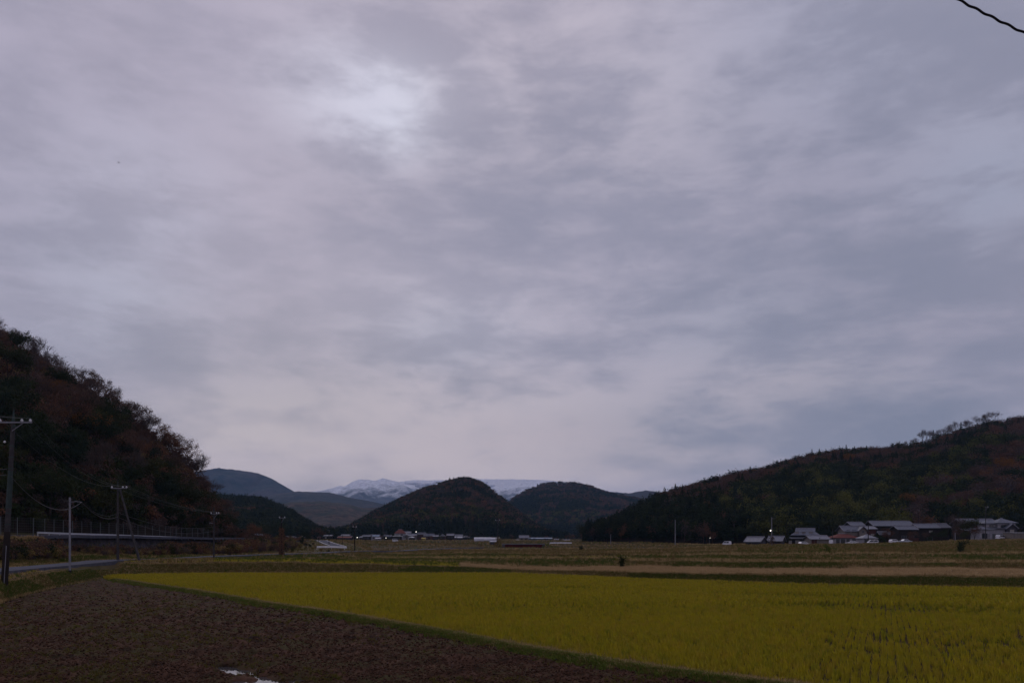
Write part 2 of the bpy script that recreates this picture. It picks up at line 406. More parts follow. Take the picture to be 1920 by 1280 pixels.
# embankment the photographer stands on
nx, ny = 60, 30
xs = np.linspace(-90, 90, nx); ys = np.linspace(-60, 18.5, ny)
XX, YY = np.meshgrid(xs, ys)
ZZ = np.interp(YY, [-60, 2.5, 10, 18.5], [3.3, 3.3, -.06, -.06]) + (fbm(XX, YY, 3) - .5) * .1
npmesh('embankment', np.stack([XX, YY, ZZ], -1).reshape(-1, 3), gridfaces(ny, nx), M['bank'])
# puddle water
wm = mat('puddle_water', (.05, .05, .055), rough=.03, spec=1.0)
wb = wm.node_tree.nodes['Principled BSDF']; wb.inputs['IOR'].default_value = 2.3
mb = MB()
mb.box((-9.5, 33.5, -.166), (9, 14, .02), 0)
tag(mb.build('puddle_water', wm), kind='structure')

# ---------------------------------------------------------------- roads
def ribbon(name, pts, width, m, thick=.06, kind='structure', off=0.05):
    """pts (px, Y); draped on the terrain"""
    P2 = [Vector(((a - 960) / F * Y, Y)) for a, Y in pts]
    # resample
    out = []
    for i in range(len(P2) - 1):
        n = max(2, int((P2[i + 1] - P2[i]).length / 3))
        for k in range(n): out.append(P2[i].lerp(P2[i + 1], k / n))
    out.append(P2[-1])
    for _ in range(6):
        out = [out[0]] + [(out[i - 1] + out[i] * 2 + out[i + 1]) / 4 for i in range(1, len(out) - 1)] + [out[-1]]
    zc = []
    for i, p in enumerate(out):
        d = (out[min(i + 1, len(out) - 1)] - out[max(i - 1, 0)]).normalized(); n = Vector((-d.y, d.x))
        zc.append(max(g1(*(p + n * width * .5 * s)) for s in (-1, -.5, 0, .5, 1)) + off)
    zs = np.convolve(np.pad(zc, 3, mode='edge'), np.ones(7) / 7, 'valid')
    b = MB(); row = []
    for i, p in enumerate(out):
        d = (out[min(i + 1, len(out) - 1)] - out[max(i - 1, 0)]).normalized(); n = Vector((-d.y, d.x)) * width / 2
        row.append((p - n, p + n, max(zs[i], zc[i] - .05)))
    for i in range(len(row) - 1):
        a, b_, z = row[i]; c_, d_, z2 = row[i + 1]
        b.quad((a.x, a.y, z), (b_.x, b_.y, z), (d_.x, d_.y, z2), (c_.x, c_.y, z2))
        b.quad((a.x, a.y, z - .5), (a.x, a.y, z), (c_.x, c_.y, z2), (c_.x, c_.y, z2 - .5))
        b.quad((b_.x, b_.y, z), (b_.x, b_.y, z - .5), (d_.x, d_.y, z2 - .5), (d_.x, d_.y, z2))
    o = b.build(name, m); tag(o, kind=kind); return out, row
asph = mat('asphalt', (.085, .088, .115), (.062, .065, .082), 1.2, rough=.95, spec=.05, bump=.01, bscale=30)
ROAD1, _ = ribbon('road', [(-420, 60), (-150, 66), (0, 81), (100, 98), (160, 109), (220, 123), (300, 138), (400, 155), (530, 180), (600, 194), (700, 218), (800, 240), (900, 250)], 4.4, asph, off=.22)
ROAD2, row2 = ribbon('road', [(636, 262), (621, 300), (607, 350), (599, 400), (595, 450), (588, 520)], 5.2, asph, off=.12)
paint = mat('road_paint', (.7, .7, .7), (.45, .45, .45), 3, rough=.6)
for s in (-1, 1):
    b = MB()
    for i in range(len(row2) - 1):
        q = []
        for (a, b_, z) in (row2[i], row2[i + 1]):
            c0 = (a + b_) / 2; n = (b_ - a).normalized() * s
            q.append(((c0 + n * 2.0), (c0 + n * 2.3), z + .006))
        (a, b_, z), (c_, d_, z2) = q
        b.quad((a.x, a.y, z), (b_.x, b_.y, z), (d_.x, d_.y, z2), (c_.x, c_.y, z2))
    tag(b.build('road_edge_line', paint), kind='structure')
# upper road behind the guard rail
Uq = [(a, b + 4.3) for a, b, c_ in UR if a >= -400] + [(500, 275), (560, 338), (600, 390)]
ribbon('road', Uq, 6.5, asph, off=.06)

# ================================================================= hills (heightfields)
HILLS = {}
class Hill:
    def __init__(s, name, ridge, foot, dh, m, back=None, seed=1, amp=.1, nr=60, step=6, pw=.9, kind='structure', freq=6.0, tuft=0):
        """ridge (px,py,Y) incl. tree tops (dh metres); foot (px,Y,z)"""
        s.r = np.array([(a, Y, ZC + (HZ - b) / F * Y - dh) for a, b, Y in ridge], float)
        s.f = np.array(foot, float); s.seed = seed; s.amp = amp; s.pw = pw; s.freq = freq; s.tuft = tuft
        s.p0, s.p1 = s.r[0, 0], s.r[-1, 0]
        pp = np.arange(s.p0, s.p1 + .1, step)
        t = np.concatenate([[-.12], np.linspace(0, 1, nr), np.linspace(1.05, 1.6, 10)])
        PX, T = np.meshgrid(pp, t)
        X, Y, Z = s.at(PX, T)
        s.obj = npmesh(name, np.stack([X, Y, Z], -1).reshape(-1, 3), gridfaces(len(t), len(pp)), m)
        HILLS[name] = s
    def at(s, px, t):
        ry = np.interp(px, s.r[:, 0], s.r[:, 1]); rz = np.interp(px, s.r[:, 0], s.r[:, 2])
        fy = np.interp(px, s.f[:, 0], s.f[:, 1]); fz = np.interp(px, s.f[:, 0], s.f[:, 2])
        Y = fy + (ry - fy) * t; h = np.maximum(rz - fz, -3)
        tt = np.clip(t, 0, 1) + 0.0
        Z = fz + h * tt ** s.pw
        Z = np.where(t < 0, fz - 6, Z)
        Z = np.where(t > 1, fz + h * (1 - (t - 1) * 1.5), Z)
        X = (px - 960) / F * Y
        k = s.freq / np.maximum(1, (ry - fy).mean() if hasattr(ry, 'mean') else ry - fy)
        nz = fbm(X * k, Y * k * .4, 4, s.seed) - .5
        Z = Z + nz * s.amp * np.maximum(h, 0) * np.sin(np.clip(t, 0, 1.0) * math.pi) ** .7 * 2.2
        if s.tuft: Z = Z + (fbm(X / s.tuft, Y / s.tuft, 3, s.seed + 50, .7) - .5) * s.tuft * .55
        return X, Y, Z
soil = mat('forest_floor', (.012, .009, .007), (.022, .015, .010), .3, bump=.3, bscale=1)
def ft(lst): return lst
LH = Hill('hillside', [(-900, 330, 240), (-400, 430, 235), (-200, 490, 235), (0, 600, 235), (80, 648, 235), (160, 698, 238), (250, 762, 240), (330, 822, 245), (370, 868, 248), (395, 905, 250), (420, 945, 252), (440, 985, 255), (470, 1008, 260)],
     [(a, b + 13, c_ + .5) for a, b, c_ in UR] + [(470, 250, 4.4)], 7.5, soil, seed=3, amp=.06, pw=.8)
RH = Hill('hillside', [(1098, 1008, 470), (1130, 985, 480), (1165, 963, 490), (1200, 945, 500), (1240, 922, 520), (1300, 905, 560), (1380, 882, 590), (1450, 870, 620), (1500, 850, 640), (1560, 842, 650), (1700, 832, 660), (1780, 812, 670), (1850, 787, 690), (1920, 777, 700), (2100, 740, 700), (2500, 720, 700), (3000, 700, 700)],
     [(1098, 440, 4.5), (1150, 425, 5), (1200, 400, 5), (1300, 362, 3), (1400, 352, 3.2), (1700, 352, 4.4), (1920, 352, 6.2), (3000, 350, 6.5)], 9, soil, seed=9, amp=.08, pw=.85)
CH = Hill('hill', [(560, 1012, 1300), (600, 1004, 1300), (650, 988, 1300), (700, 958, 1300), (760, 928, 1300), (800, 911, 1300), (840, 899, 1300), (862, 893, 1300), (884, 893, 1300), (905, 903, 1290), (950, 939, 1250), (990, 972, 1200), (1030, 995, 1150), (1065, 1009, 1100)],
     [(560, 720, 5), (650, 700, 5), (875, 720, 5), (1000, 800, 5), (1065, 900, 5)], 9, soil, seed=14, amp=.045, pw=.8, step=3)
RM = Hill('hill', [(840, 1004, 2100), (880, 985, 2200), (930, 957, 2300), (950, 941, 2300), (980, 919, 2300), (1020, 904, 2300), (1060, 900, 2300), (1100, 905, 2300), (1140, 920, 2350), (1180, 928, 2400), (1220, 935, 2400), (1260, 955, 2400), (1300, 990, 2400)],
     [(840, 1500, 5), (1300, 1400, 5)], 12, soil, seed=21, amp=.06, pw=.85, step=4)
LM = Hill('hill', [(330, 930, 1000), (400, 926, 1000), (440, 929, 1000), (490, 931, 1000), (515, 942, 990), (545, 955, 980), (570, 972, 960), (600, 992, 940), (625, 1003, 930), (650, 1010, 920)],
     [(330, 600, 5), (650, 640, 5)], 8, soil, seed=31, amp=.08, pw=.8, step=3)
fm1 = mat('far_wood_brown', (.018, .012, .011), (.075, .046, .036), .035, bump=2.0, bscale=.12, c3=(.016, .026, .020), s3=.005, lo=.42, hi=.58)
Hill('hill', [(430, 960, 2700), (500, 950, 2700), (545, 941, 2600), (600, 939, 2600), (640, 943, 2700), (680, 952, 2700), (740, 950, 2700), (800, 960, 2700)],
     [(430, 1700, 5), (800, 1700, 5)], 0, fm1, seed=41, amp=.14, pw=.9, step=2, nr=110, freq=9, tuft=9)
fm2 = mat('far_wood_dark', (.008, .014, .018), (.036, .034, .038), .014, bump=3.0, bscale=.07, c3=(.050, .036, .040), s3=.0022, lo=.42, hi=.60)  # wood tones, contrast raised so the mottling stands in for relief shading
Hill('mountain', [(380, 960, 4300), (470, 936, 4300), (520, 925, 4300), (560, 921, 4300), (620, 923, 4300), (650, 931, 4200), (700, 941, 4200), (760, 955, 4100), (820, 960, 4000)],
     [(380, 3000, 6), (820, 3000, 6)], 0, fm2, seed=51, amp=.16, pw=.9, step=2, nr=110, freq=8, tuft=12)
Hill('mountain', [(200, 915, 5600), (330, 890, 5600), (385, 881, 5600), (410, 877, 5600), (450, 881, 5600), (485, 887, 5600), (510, 897, 5500), (530, 909, 5500), (555, 923, 5400), (600, 940, 5300), (680, 965, 5200)],
     [(200, 4350, 6), (680, 4350, 6)], 0, fm2, seed=61, amp=.16, pw=.95, step=2, nr=120, freq=6, tuft=14)
Hill('mountain', [(1080, 930, 4200), (1140, 921, 4200), (1180, 924, 4200), (1210, 919, 4200), (1240, 922, 4200), (1300, 945, 4200), (1360, 990, 4200)],
     [(1080, 3000, 6), (1360, 3000, 6)], 0, fm2, seed=71, amp=.14, pw=.9, step=2, nr=80, freq=7, tuft=12)
# snow range: snow by altitude
sm = mat('snowy_forest', (.05, .055, .06), (.09, .09, .10), .006, bump=4, bscale=.05)
t_ = sm.node_tree; n_ = t_.nodes; l_ = t_.links
geo = n_.new('ShaderNodeNewGeometry'); sx = n_.new('ShaderNodeSeparateXYZ'); l_.new(geo.outputs['Position'], sx.inputs[0])
nz = n_.new('ShaderNodeTexNoise'); nz.inputs['Scale'].default_value = .0045; nz.inputs['Detail'].default_value = 9; nz.inputs['Roughness'].default_value = .72; l_.new(geo.outputs['Position'], nz.inputs['Vector'])
ma = n_.new('ShaderNodeMath'); ma.operation = 'MULTIPLY_ADD'; l_.new(nz.outputs[0], ma.inputs[0]); ma.inputs[1].default_value = 620; l_.new(sx.outputs[2], ma.inputs[2])
mr_ = n_.new('ShaderNodeMapRange'); mr_.inputs[1].default_value = 750; mr_.inputs[2].default_value = 900; l_.new(ma.outputs[0], mr_.inputs[0])
nz2 = n_.new('ShaderNodeTexNoise'); nz2.inputs['Scale'].default_value = .05; nz2.inputs['Detail'].default_value = 4; l_.new(geo.outputs['Position'], nz2.inputs['Vector'])
mm = n_.new('ShaderNodeMath'); mm.operation = 'MULTIPLY'; l_.new(mr_.outputs[0], mm.inputs[0]); l_.new(nz2.outputs[0], mm.inputs[1])
mm2 = n_.new('ShaderNodeMath'); mm2.operation = 'MULTIPLY'; mm2.use_clamp = True; l_.new(mm.outputs[0], mm2.inputs[0]); mm2.inputs[1].default_value = 1.7
bs = n_['Principled BSDF']; old = bs.inputs['Base Color'].links[0].from_socket
mxn = n_.new('ShaderNodeMix'); mxn.data_type = 'RGBA'; l_.new(mm2.outputs[0], mxn.inputs[0]); l_.new(old, mxn.inputs[6]); mxn.inputs[7].default_value = (.80, .82, .88, 1)
l_.new(mxn.outputs[2], bs.inputs['Base Color'])
Hill('mountain', [(500, 935, 9000), (570, 923, 9000), (600, 920, 9000), (625, 914, 9000), (637, 910, 9000), (645, 912, 9000), (660, 903, 9000), (675, 898, 9000), (692, 899, 9000), (703, 901, 9000), (718, 896, 9000), (735, 900, 9000), (748, 903, 9000), (775, 899.5, 9200), (800, 900, 9400), (850, 899, 9600), (905, 898, 9600), (960, 898, 9600), (1010, 899, 9600), (1050, 902, 9600), (1100, 910, 9600), (1180, 930, 9500), (1250, 950, 9500)],
     [(500, 6200, 6), (1250, 6200, 6)], 0, sm, seed=84, amp=.20, pw=1.05, step=1.5, nr=220, freq=14, tuft=22)
# open snowfields of the plateau
snow = mat('snow', (.85, .86, .9), (.75, .77, .85), .02, rough=.7)
for nm, lst in (('snowfield', [(775, 903.5, 24), (800, 905, 22), (790, 909, 18), (812, 908, 8), (822, 901.5, 15)]), ('snowfield', [(905, 906, 12), (918, 908.5, 14), (912, 902, 6)])):
    b = MB()
    for (a, q, wpx) in lst:
        c0 = P(a, q, 8450); hw = wpx / F * 8450 / 2
        pts = []
        for k in range(18):
            th = k / 18 * 2 * math.pi; r_ = 1 + .35 * math.sin(3 * th + a) + .2 * math.sin(7 * th)
            pts.append((c0.x + math.cos(th) * hw * r_, c0.y + math.sin(th) * 120 * r_, c0.z + math.sin(th) * 10 * r_))
        ct = (c0.x, c0.y, c0.z)
        for k in range(18): b.poly([ct, pts[k], pts[(k + 1) % 18]]); b.poly([(ct[0], ct[1], ct[2] - 30), (pts[(k + 1) % 18][0], pts[(k + 1) % 18][1], pts[(k + 1) % 18][2] - 20), (pts[k][0], pts[k][1], pts[k][2] - 20)])
        for k in range(18):
            u, v_ = pts[k], pts[(k + 1) % 18]; b.quad(u, (u[0], u[1], u[2] - 20), (v_[0], v_[1], v_[2] - 20), v_)
    tag(b.build(nm, snow), kind='structure')


# ================================================================= instanced ground cover and woods ("stuff")
def protocol(name, objs):
    c = bpy.data.collections.new(name)
    for o in objs: c.objects.link(o)
    return c
def scatter(name, label, pts, rot, scl, idx, protos, cat='grass', gtilt=0):
    me = bpy.data.meshes.new(name); n = len(pts)
    me.vertices.add(n); me.vertices.foreach_set('co', np.asarray(pts, np.float32).ravel())
    for nm, ty, d in (('rot', 'FLOAT', rot), ('scl', 'FLOAT', scl), ('idx', 'INT', idx)):
        a = me.attributes.new(nm, ty, 'POINT'); a.data.foreach_set('value', np.asarray(d, np.int32 if ty == 'INT' else np.float32))
    o = bpy.data.objects.new(name, me); COL.objects.link(o)
    tag(o, label, cat, None, 'stuff')
    c = protocol(name + '_kinds', protos)
    order = sorted(range(len(protos)), key=lambda k: protos[k].name)
    inv = {k: i for i, k in enumerate(order)}
    me.attributes['idx'].data.foreach_set('value', np.array([inv[int(k)] for k in idx], np.int32))
    g = bpy.data.node_groups.new(name, 'GeometryNodeTree')
    g.interface.new_socket('Geometry', in_out='INPUT', socket_type='NodeSocketGeometry')
    g.interface.new_socket('Geometry', in_out='OUTPUT', socket_type='NodeSocketGeometry')
    n_ = g.nodes; l = g.links
    gi = n_.new('NodeGroupInput'); go = n_.new('NodeGroupOutput')
    ip = n_.new('GeometryNodeInstanceOnPoints'); ci = n_.new('GeometryNodeCollectionInfo')
    ci.inputs['Collection'].default_value = c; ci.inputs['Separate Children'].default_value = True; ci.inputs['Reset Children'].default_value = True
    def na(nm, ty):
        q = n_.new('GeometryNodeInputNamedAttribute'); q.data_type = ty; q.inputs[0].default_value = nm; return q.outputs[0]
    cx = n_.new('ShaderNodeCombineXYZ'); l.new(na('rot', 'FLOAT'), cx.inputs[2])
    er = n_.new('FunctionNodeEulerToRotation'); l.new(cx.outputs[0], er.inputs[0])
    l.new(gi.outputs[0], ip.inputs['Points']); l.new(ci.outputs[0], ip.inputs['Instance'])
    ip.inputs['Pick Instance'].default_value = True
    l.new(na('idx', 'INT'), ip.inputs['Instance Index']); l.new(er.outputs[0], ip.inputs['Rotation'])
    l.new(na('scl', 'FLOAT'), ip.inputs['Scale'])
    l.new(ip.outputs[0], go.inputs[0])
    md = o.modifiers.new('scatter', 'NODES'); md.node_group = g
    return o

def tuft(name, m, nb, h, wd, spread, lean, seed, flat=0):
    r = random.Random(seed); b = MB()
    for k in range(nb):
        a = r.uniform(0, 6.283); rr = spread * math.sqrt(r.random()); x, y = rr * math.cos(a), rr * math.sin(a)
        a2 = r.uniform(0, 6.283); hh = h * r.uniform(.6, 1.1); ln = lean * r.uniform(.2, 1) * hh
        dx, dy = ln * math.cos(a), ln * math.sin(a)
        wx, wy = wd * math.cos(a2) / 2, wd * math.sin(a2) / 2
        m1 = (x + dx * .35, y + dy * .35, hh * .6)
        b.quad((x - wx, y - wy, -.03), (x + wx, y + wy, -.03), (m1[0] + wx * .8, m1[1] + wy * .8, m1[2]), (m1[0] - wx * .8, m1[1] - wy * .8, m1[2]))
        b.poly([(m1[0] - wx * .8, m1[1] - wy * .8, m1[2]), (m1[0] + wx * .8, m1[1] + wy * .8, m1[2]), (x + dx, y + dy, hh * (1 - flat * .4))])
    return b.build(name, m, link=False)

gm_rice = mat('ripening_rice_shoots', (.38, .31, .018), (.28, .265, .020), .22, rough=.8, rand=[(.43, .335, .018), (.33, .295, .020), (.39, .265, .035), (.21, .225, .022)], c3=(.24, .25, .014), s3=.045)
gm_ricegreen = mat('green_rice_shoots', (.14, .17, .022), (.20, .21, .020), .3, rough=.8, rand=[(.15, .155, .016), (.24, .22, .014)])
gm_green = mat('green_grass', (.060, .095, .018), (.095, .11, .024), .35, rough=.85, rand=[(.045, .082, .016), (.11, .12, .024), (.075, .095, .02)])
gm_bund = mat('lush_green_grass', (.085, .13, .022), (.12, .15, .03), .5, rough=.85, rand=[(.07, .12, .02), (.14, .16, .03), (.09, .12, .025)])
gm_dry = mat('dry_grass', (.44, .32, .16), (.30, .215, .10), .3, rough=.9, rand=[(.50, .36, .18), (.35, .25, .115), (.25, .18, .08)])
gm_brown = mat('withered_grass', (.20, .13, .058), (.15, .12, .038), .25, rough=.9, rand=[(.24, .15, .065), (.14, .125, .035), (.17, .10, .05)])
gm_tan = mat('pale_stubble', (.46, .32, .17), (.36, .255, .13), .3, rough=.9, rand=[(.50, .35, .185), (.34, .245, .12)])
gm_yel = mat('yellow_stubble', (.44, .36, .04), (.32, .27, .04), .2, rough=.9, rand=[(.46, .38, .04), (.29, .27, .04)])
gm_clod = mat('soil_clod', (.028, .017, .012), (.062, .037, .025), 3, rough=1, rand=[(.012, .007, .006), (.098, .050, .032), (.042, .022, .015)], spec=.03)
gm_straw = mat('old_straw', (.11, .07, .042), (.06, .04, .025), 2, rough=.95, spec=.03, rand=[(.14, .09, .055), (.05, .032, .022)])
gm_weed = mat('field_weeds', (.085, .085, .018), (.115, .090, .022), 1.5, rough=.95, spec=.05, rand=[(.06, .07, .015), (.14, .115, .024), (.09, .075, .018)])

def in_view(x, y, lo=-160, hi=2080):
    px = 960 + x / y * F; return (px > lo) & (px < hi)

# --- paddy: rows of regrown rice
th = R(-25)
u = np.arange(-150, 150, .30); v = np.arange(10, 150, .21)
U_, V_ = np.meshgrid(u, v); U_ = U_.ravel(); V_ = V_.ravel()
U_ = U_ + rng.normal(0, .03, U_.shape); V_ = V_ + rng.normal(0, .05, V_.shape)
x = U_ * math.cos(th) - V_ * math.sin(th); y = U_ * math.sin(th) + V_ * math.cos(th)
k = (y > 21) & in_view(x, np.maximum(y, 1)); x, y = x[k], y[k]
Yl, _ = prof(960 + x / y * F)
k = (y < Yl[1] - .2) & (bund_d(x, y) > .80 + (fbm(x * .8, y * .8, 3, 19) - .35) * 1.1); x, y = x[k], y[k]
px = 960 + x / y * F; py = HZ + ZC * F / y
k = rng.random(len(x)) < np.clip(1.25 - y / 170, .55, 1); x, y, px, py = x[k], y[k], px[k], py[k]
# thin patches where the shoots failed (wet lower right, two darker bands)
bare = (fbm(x * 2.2, y * 1.1, 3, 77) > .62) & (fbm(x * .16, y * .16, 2, 12) + np.clip((px - 1300) / 2600, -.2, .25) > .55)
band = np.exp(-((py - (1143 + (px - 1760) * .028)) / 5.5) ** 2) * np.clip((px - 1180) / 300, 0, 1) * 1.0
band2 = np.exp(-((py - (1210 + (px - 1800) * .05)) / 11) ** 2) * np.clip((px - 1500) / 250, 0, 1) * .8
band3 = np.exp(-((py - (1108 + (px - 1200) * .03)) / 2.6) ** 2) * np.clip((px - 900) / 150, 0, 1) * np.clip((1700 - px) / 150, 0, 1) * .6
soft = np.clip((fbm(x * .035, y * .16, 3, 71) - .52) * 3.0, 0, .5) + np.clip((960 + x / y * F - 1250) / 2600, 0, .22) + np.clip((py - 1190) / 500, 0, .12)
gr = np.clip(band + band2 + band3 + soft, 0, 1) * (0.40 + .7 * fbm(x * .5, y * .3, 3, 5)) > rng.random(len(x)) * .9
k = ~(bare & (rng.random(len(x)) < .75)); x, y, gr, py = x[k], y[k], gr[k], py[k]
z = gz(x, y)
sc_ = rng.uniform(.8, 1.2, len(x)) * (.80 + .4 * fbm(x * .15, y * .15, 3, 6)); sc_ = np.where(gr, sc_ * .62, sc_)
idx = rng.integers(0, 3, len(x)); idx = np.where(gr, 3, idx); idx = np.where((y > 58) & (idx < 3), 4, idx)
pr = [tuft('rice_tuft', gm_rice, 15, .36, .026, .095, .35, 1), tuft('rice_tuft', gm_rice, 12, .31, .028, .10, .5, 2), tuft('rice_tuft', gm_rice, 17, .39, .024, .09, .28, 3),
      tuft('rice_tuft', gm_ricegreen, 13, .34, .026, .08, .45, 4), tuft('rice_tuft', gm_rice, 9, .35, .055, .10, .32, 5)]
scatter('rice_crop', 'yellowing regrown rice shoots in rows across the wide paddy', np.stack([x, y, z], 1), rng.uniform(0, 6.28, len(x)), sc_, idx, pr, 'rice')
print('rice', len(x))

# --- bund grass
n = 60000; t = rng.random(n) * (len(BWN) - 1.001); i = t.astype(int); fr = (t - i)[:, None]
# density by length
seg = np.linalg.norm(np.diff(BWN, axis=0), axis=1); i = rng.choice(len(seg), n, p=seg / seg.sum()); fr = rng.random(n)[:, None]
c_ = BWN[i] + (BWN[i + 1] - BWN[i]) * fr; d = (BWN[i + 1] - BWN[i]) / seg[i][:, None]
nn = np.stack([-d[:, 1], d[:, 0]], 1)
o_ = rng.normal(0, .34, n) + .1; edge = rng.random(n) < .18 + .55 * fbm(c_[:, 0] * .3 + 5, c_[:, 1] * .3, 3, 37); o_ = np.where(edge, rng.normal(.7, .45, n), o_)
wob = (fbm(c_[:, 0] * .35, c_[:, 1] * .35, 3, 23) - .5) * 1.1; o_ = o_ * (.75 + .9 * fbm(c_[:, 0] * .5, c_[:, 1] * .5, 2, 29)) + wob * .5; x, y = (c_ + nn * o_[:, None]).T; k = (y > 20) & in_view(x, y, -200, 2200); x, y, edge, o_ = x[k], y[k], edge[k], o_[k]
idx = np.where(edge, np.where(rng.random(len(x)) < .6, 1, 2), np.where(rng.random(len(x)) < .88, 0, 2))
pr = [tuft('bund_tuft', gm_bund, 12, .15, .026, .14, .9, 11), tuft('bund_tuft', gm_dry, 12, .20, .012, .12, .7, 12), tuft('bund_tuft', gm_brown, 14, .16, .018, .12, .7, 13)]
scatter('bund_grass', 'short green grass strip between the ploughed soil and the rice', np.stack([x, y, gz(x, y)], 1), rng.uniform(0, 6.28, len(x)), rng.uniform(.6, 1.25, len(x)), idx, pr)

# --- ploughed soil: clods, straw, weeds
def clod(seed):
    r = random.Random(seed); b = MB(); b.ball((0, 0, .015), .06, 7, 5, .7)
    b.v = [tuple(Vector(v_) * (1 + .45 * (mnoise.noise(Vector(v_) * 18 + Vector((seed, 0, 0)))))) for v_ in b.v]
    return b.build('soil_clod', gm_clod, link=False)
def straws(seed, m, n=7):
    r = random.Random(seed); b = MB()
    for k in range(n):
        a = r.uniform(0, 6.28); l_ = r.uniform(.05, .16); x, y = r.uniform(-.08, .08), r.uniform(-.08, .08); zz_ = r.uniform(.0, .06)
        dx, dy = math.cos(a) * l_, math.sin(a) * l_; wx, wy = -math.sin(a) * .006, math.cos(a) * .006
        b.quad((x - wx, y - wy, .01), (x + wx, y + wy, .01), (x + dx + wx, y + dy + wy, zz_), (x + dx - wx, y + dy - wy, zz_ + .008))
    return b.build('soil_clod', m, link=False)
n = 95000
py = 1085 + rng.random(n) ** .75 * 210; px = rng.uniform(-140, 1500, n)
y = ZC * F / (py - HZ); x = (px - 960) / F * y
bd = bund_d(x, y); Yl, _ = prof(px)
k = (bd < -.55) & (y < Yl[1] + .0); x, y, px, py = x[k], y[k], px[k], py[k]
wat = np.zeros(len(x))
for (x0, yy0, r) in PUD: wat = np.maximum(wat, np.exp(-(((x - x0) ** 2 + ((y - yy0) * .8) ** 2) / (r * 1.1) ** 2)))
k = wat < .52; x, y, px, py = x[k], y[k], px[k], py[k]
cl = FUR(x, y) + (fbm(x * 2.2, y * 1.5, 4, 3, .62) - .5) * .30 + (fbm(x * .5, y * .5, 2, 31) - .5) * .16 + np.abs(fbm(x * 5, y * 4, 3, 44) - .5) * .18
dep = np.zeros(len(x))
for (x0, yy0, r) in PUD: dep = dep + (.22 if r > .5 else .42) * np.exp(-((x - x0) ** 2 + ((y - yy0) * .8) ** 2) / r ** 2)
z = gz(x, y) + cl - dep
wd = fbm(x * .45, y * .25, 3, 91) + np.clip((700 - px) / 3500, -.15, .1)
u_ = rng.random(len(x)); idx = rng.integers(0, 3, len(x))
idx = np.where(u_ < .16, 3 + (u_ < .06), idx); idx = np.where((wd > .50) & (u_ > .66), 5, idx); idx = np.where((wd > .56) & (u_ > .90), 6, idx)
pr = [clod(1), clod(2), clod(3), straws(4, gm_straw), straws(5, gm_straw, 4), tuft('soil_clod', gm_weed, 9, .10, .014, .07, .9, 21), tuft('soil_clod', gm_weed, 12, .17, .016, .06, .8, 22)]
scatter('field_litter', 'broken clods, straw and sparse weeds on the ploughed soil', np.stack([x, y, z], 1), rng.uniform(0, 6.28, len(x)), rng.uniform(.25, 1.1, len(x)) ** 1.6 * np.clip(y / 40, .8, 1.4), idx, pr, 'soil')

# --- grass on banks and terraces (pixel-density scatter, sizes in metres)
for_far = None
strip_spec = {10: 'heath', 11: 'heath', 1: 'bank', 2: 'dry', 3: 'bank', 4: 'yel', 5: 'bank', 6: 'heath', 7: 'heathbank', 8: 'heath', 9: 'heath'}
tg = [tuft('meadow_tuft', gm_green, 12, .45, .05, .2, .6, 31), tuft('meadow_tuft', gm_brown, 12, .55, .05, .22, .5, 32), tuft('meadow_tuft', gm_dry, 12, .5, .035, .2, .5, 33),
      tuft('meadow_tuft', gm_tan, 12, .28, .05, .24, .3, 34), tuft('meadow_tuft', gm_yel, 12, .30, .05, .22, .3, 35)]
allp = []; alls = []; alli = []
def roadmask(x, y, road, hw):
    best = np.full(len(x), 1e9); pts = np.array([(p.x, p.y) for p in road])
    for i in range(len(pts) - 1):
        a = pts[i]; d = pts[i + 1] - a; t = np.clip(((x - a[0]) * d[0] + (y - a[1]) * d[1]) / (d ** 2).sum(), 0, 1)
        best = np.minimum(best, np.hypot(x - a[0] - t * d[0], y - a[1] - t * d[1]))
    return best > hw
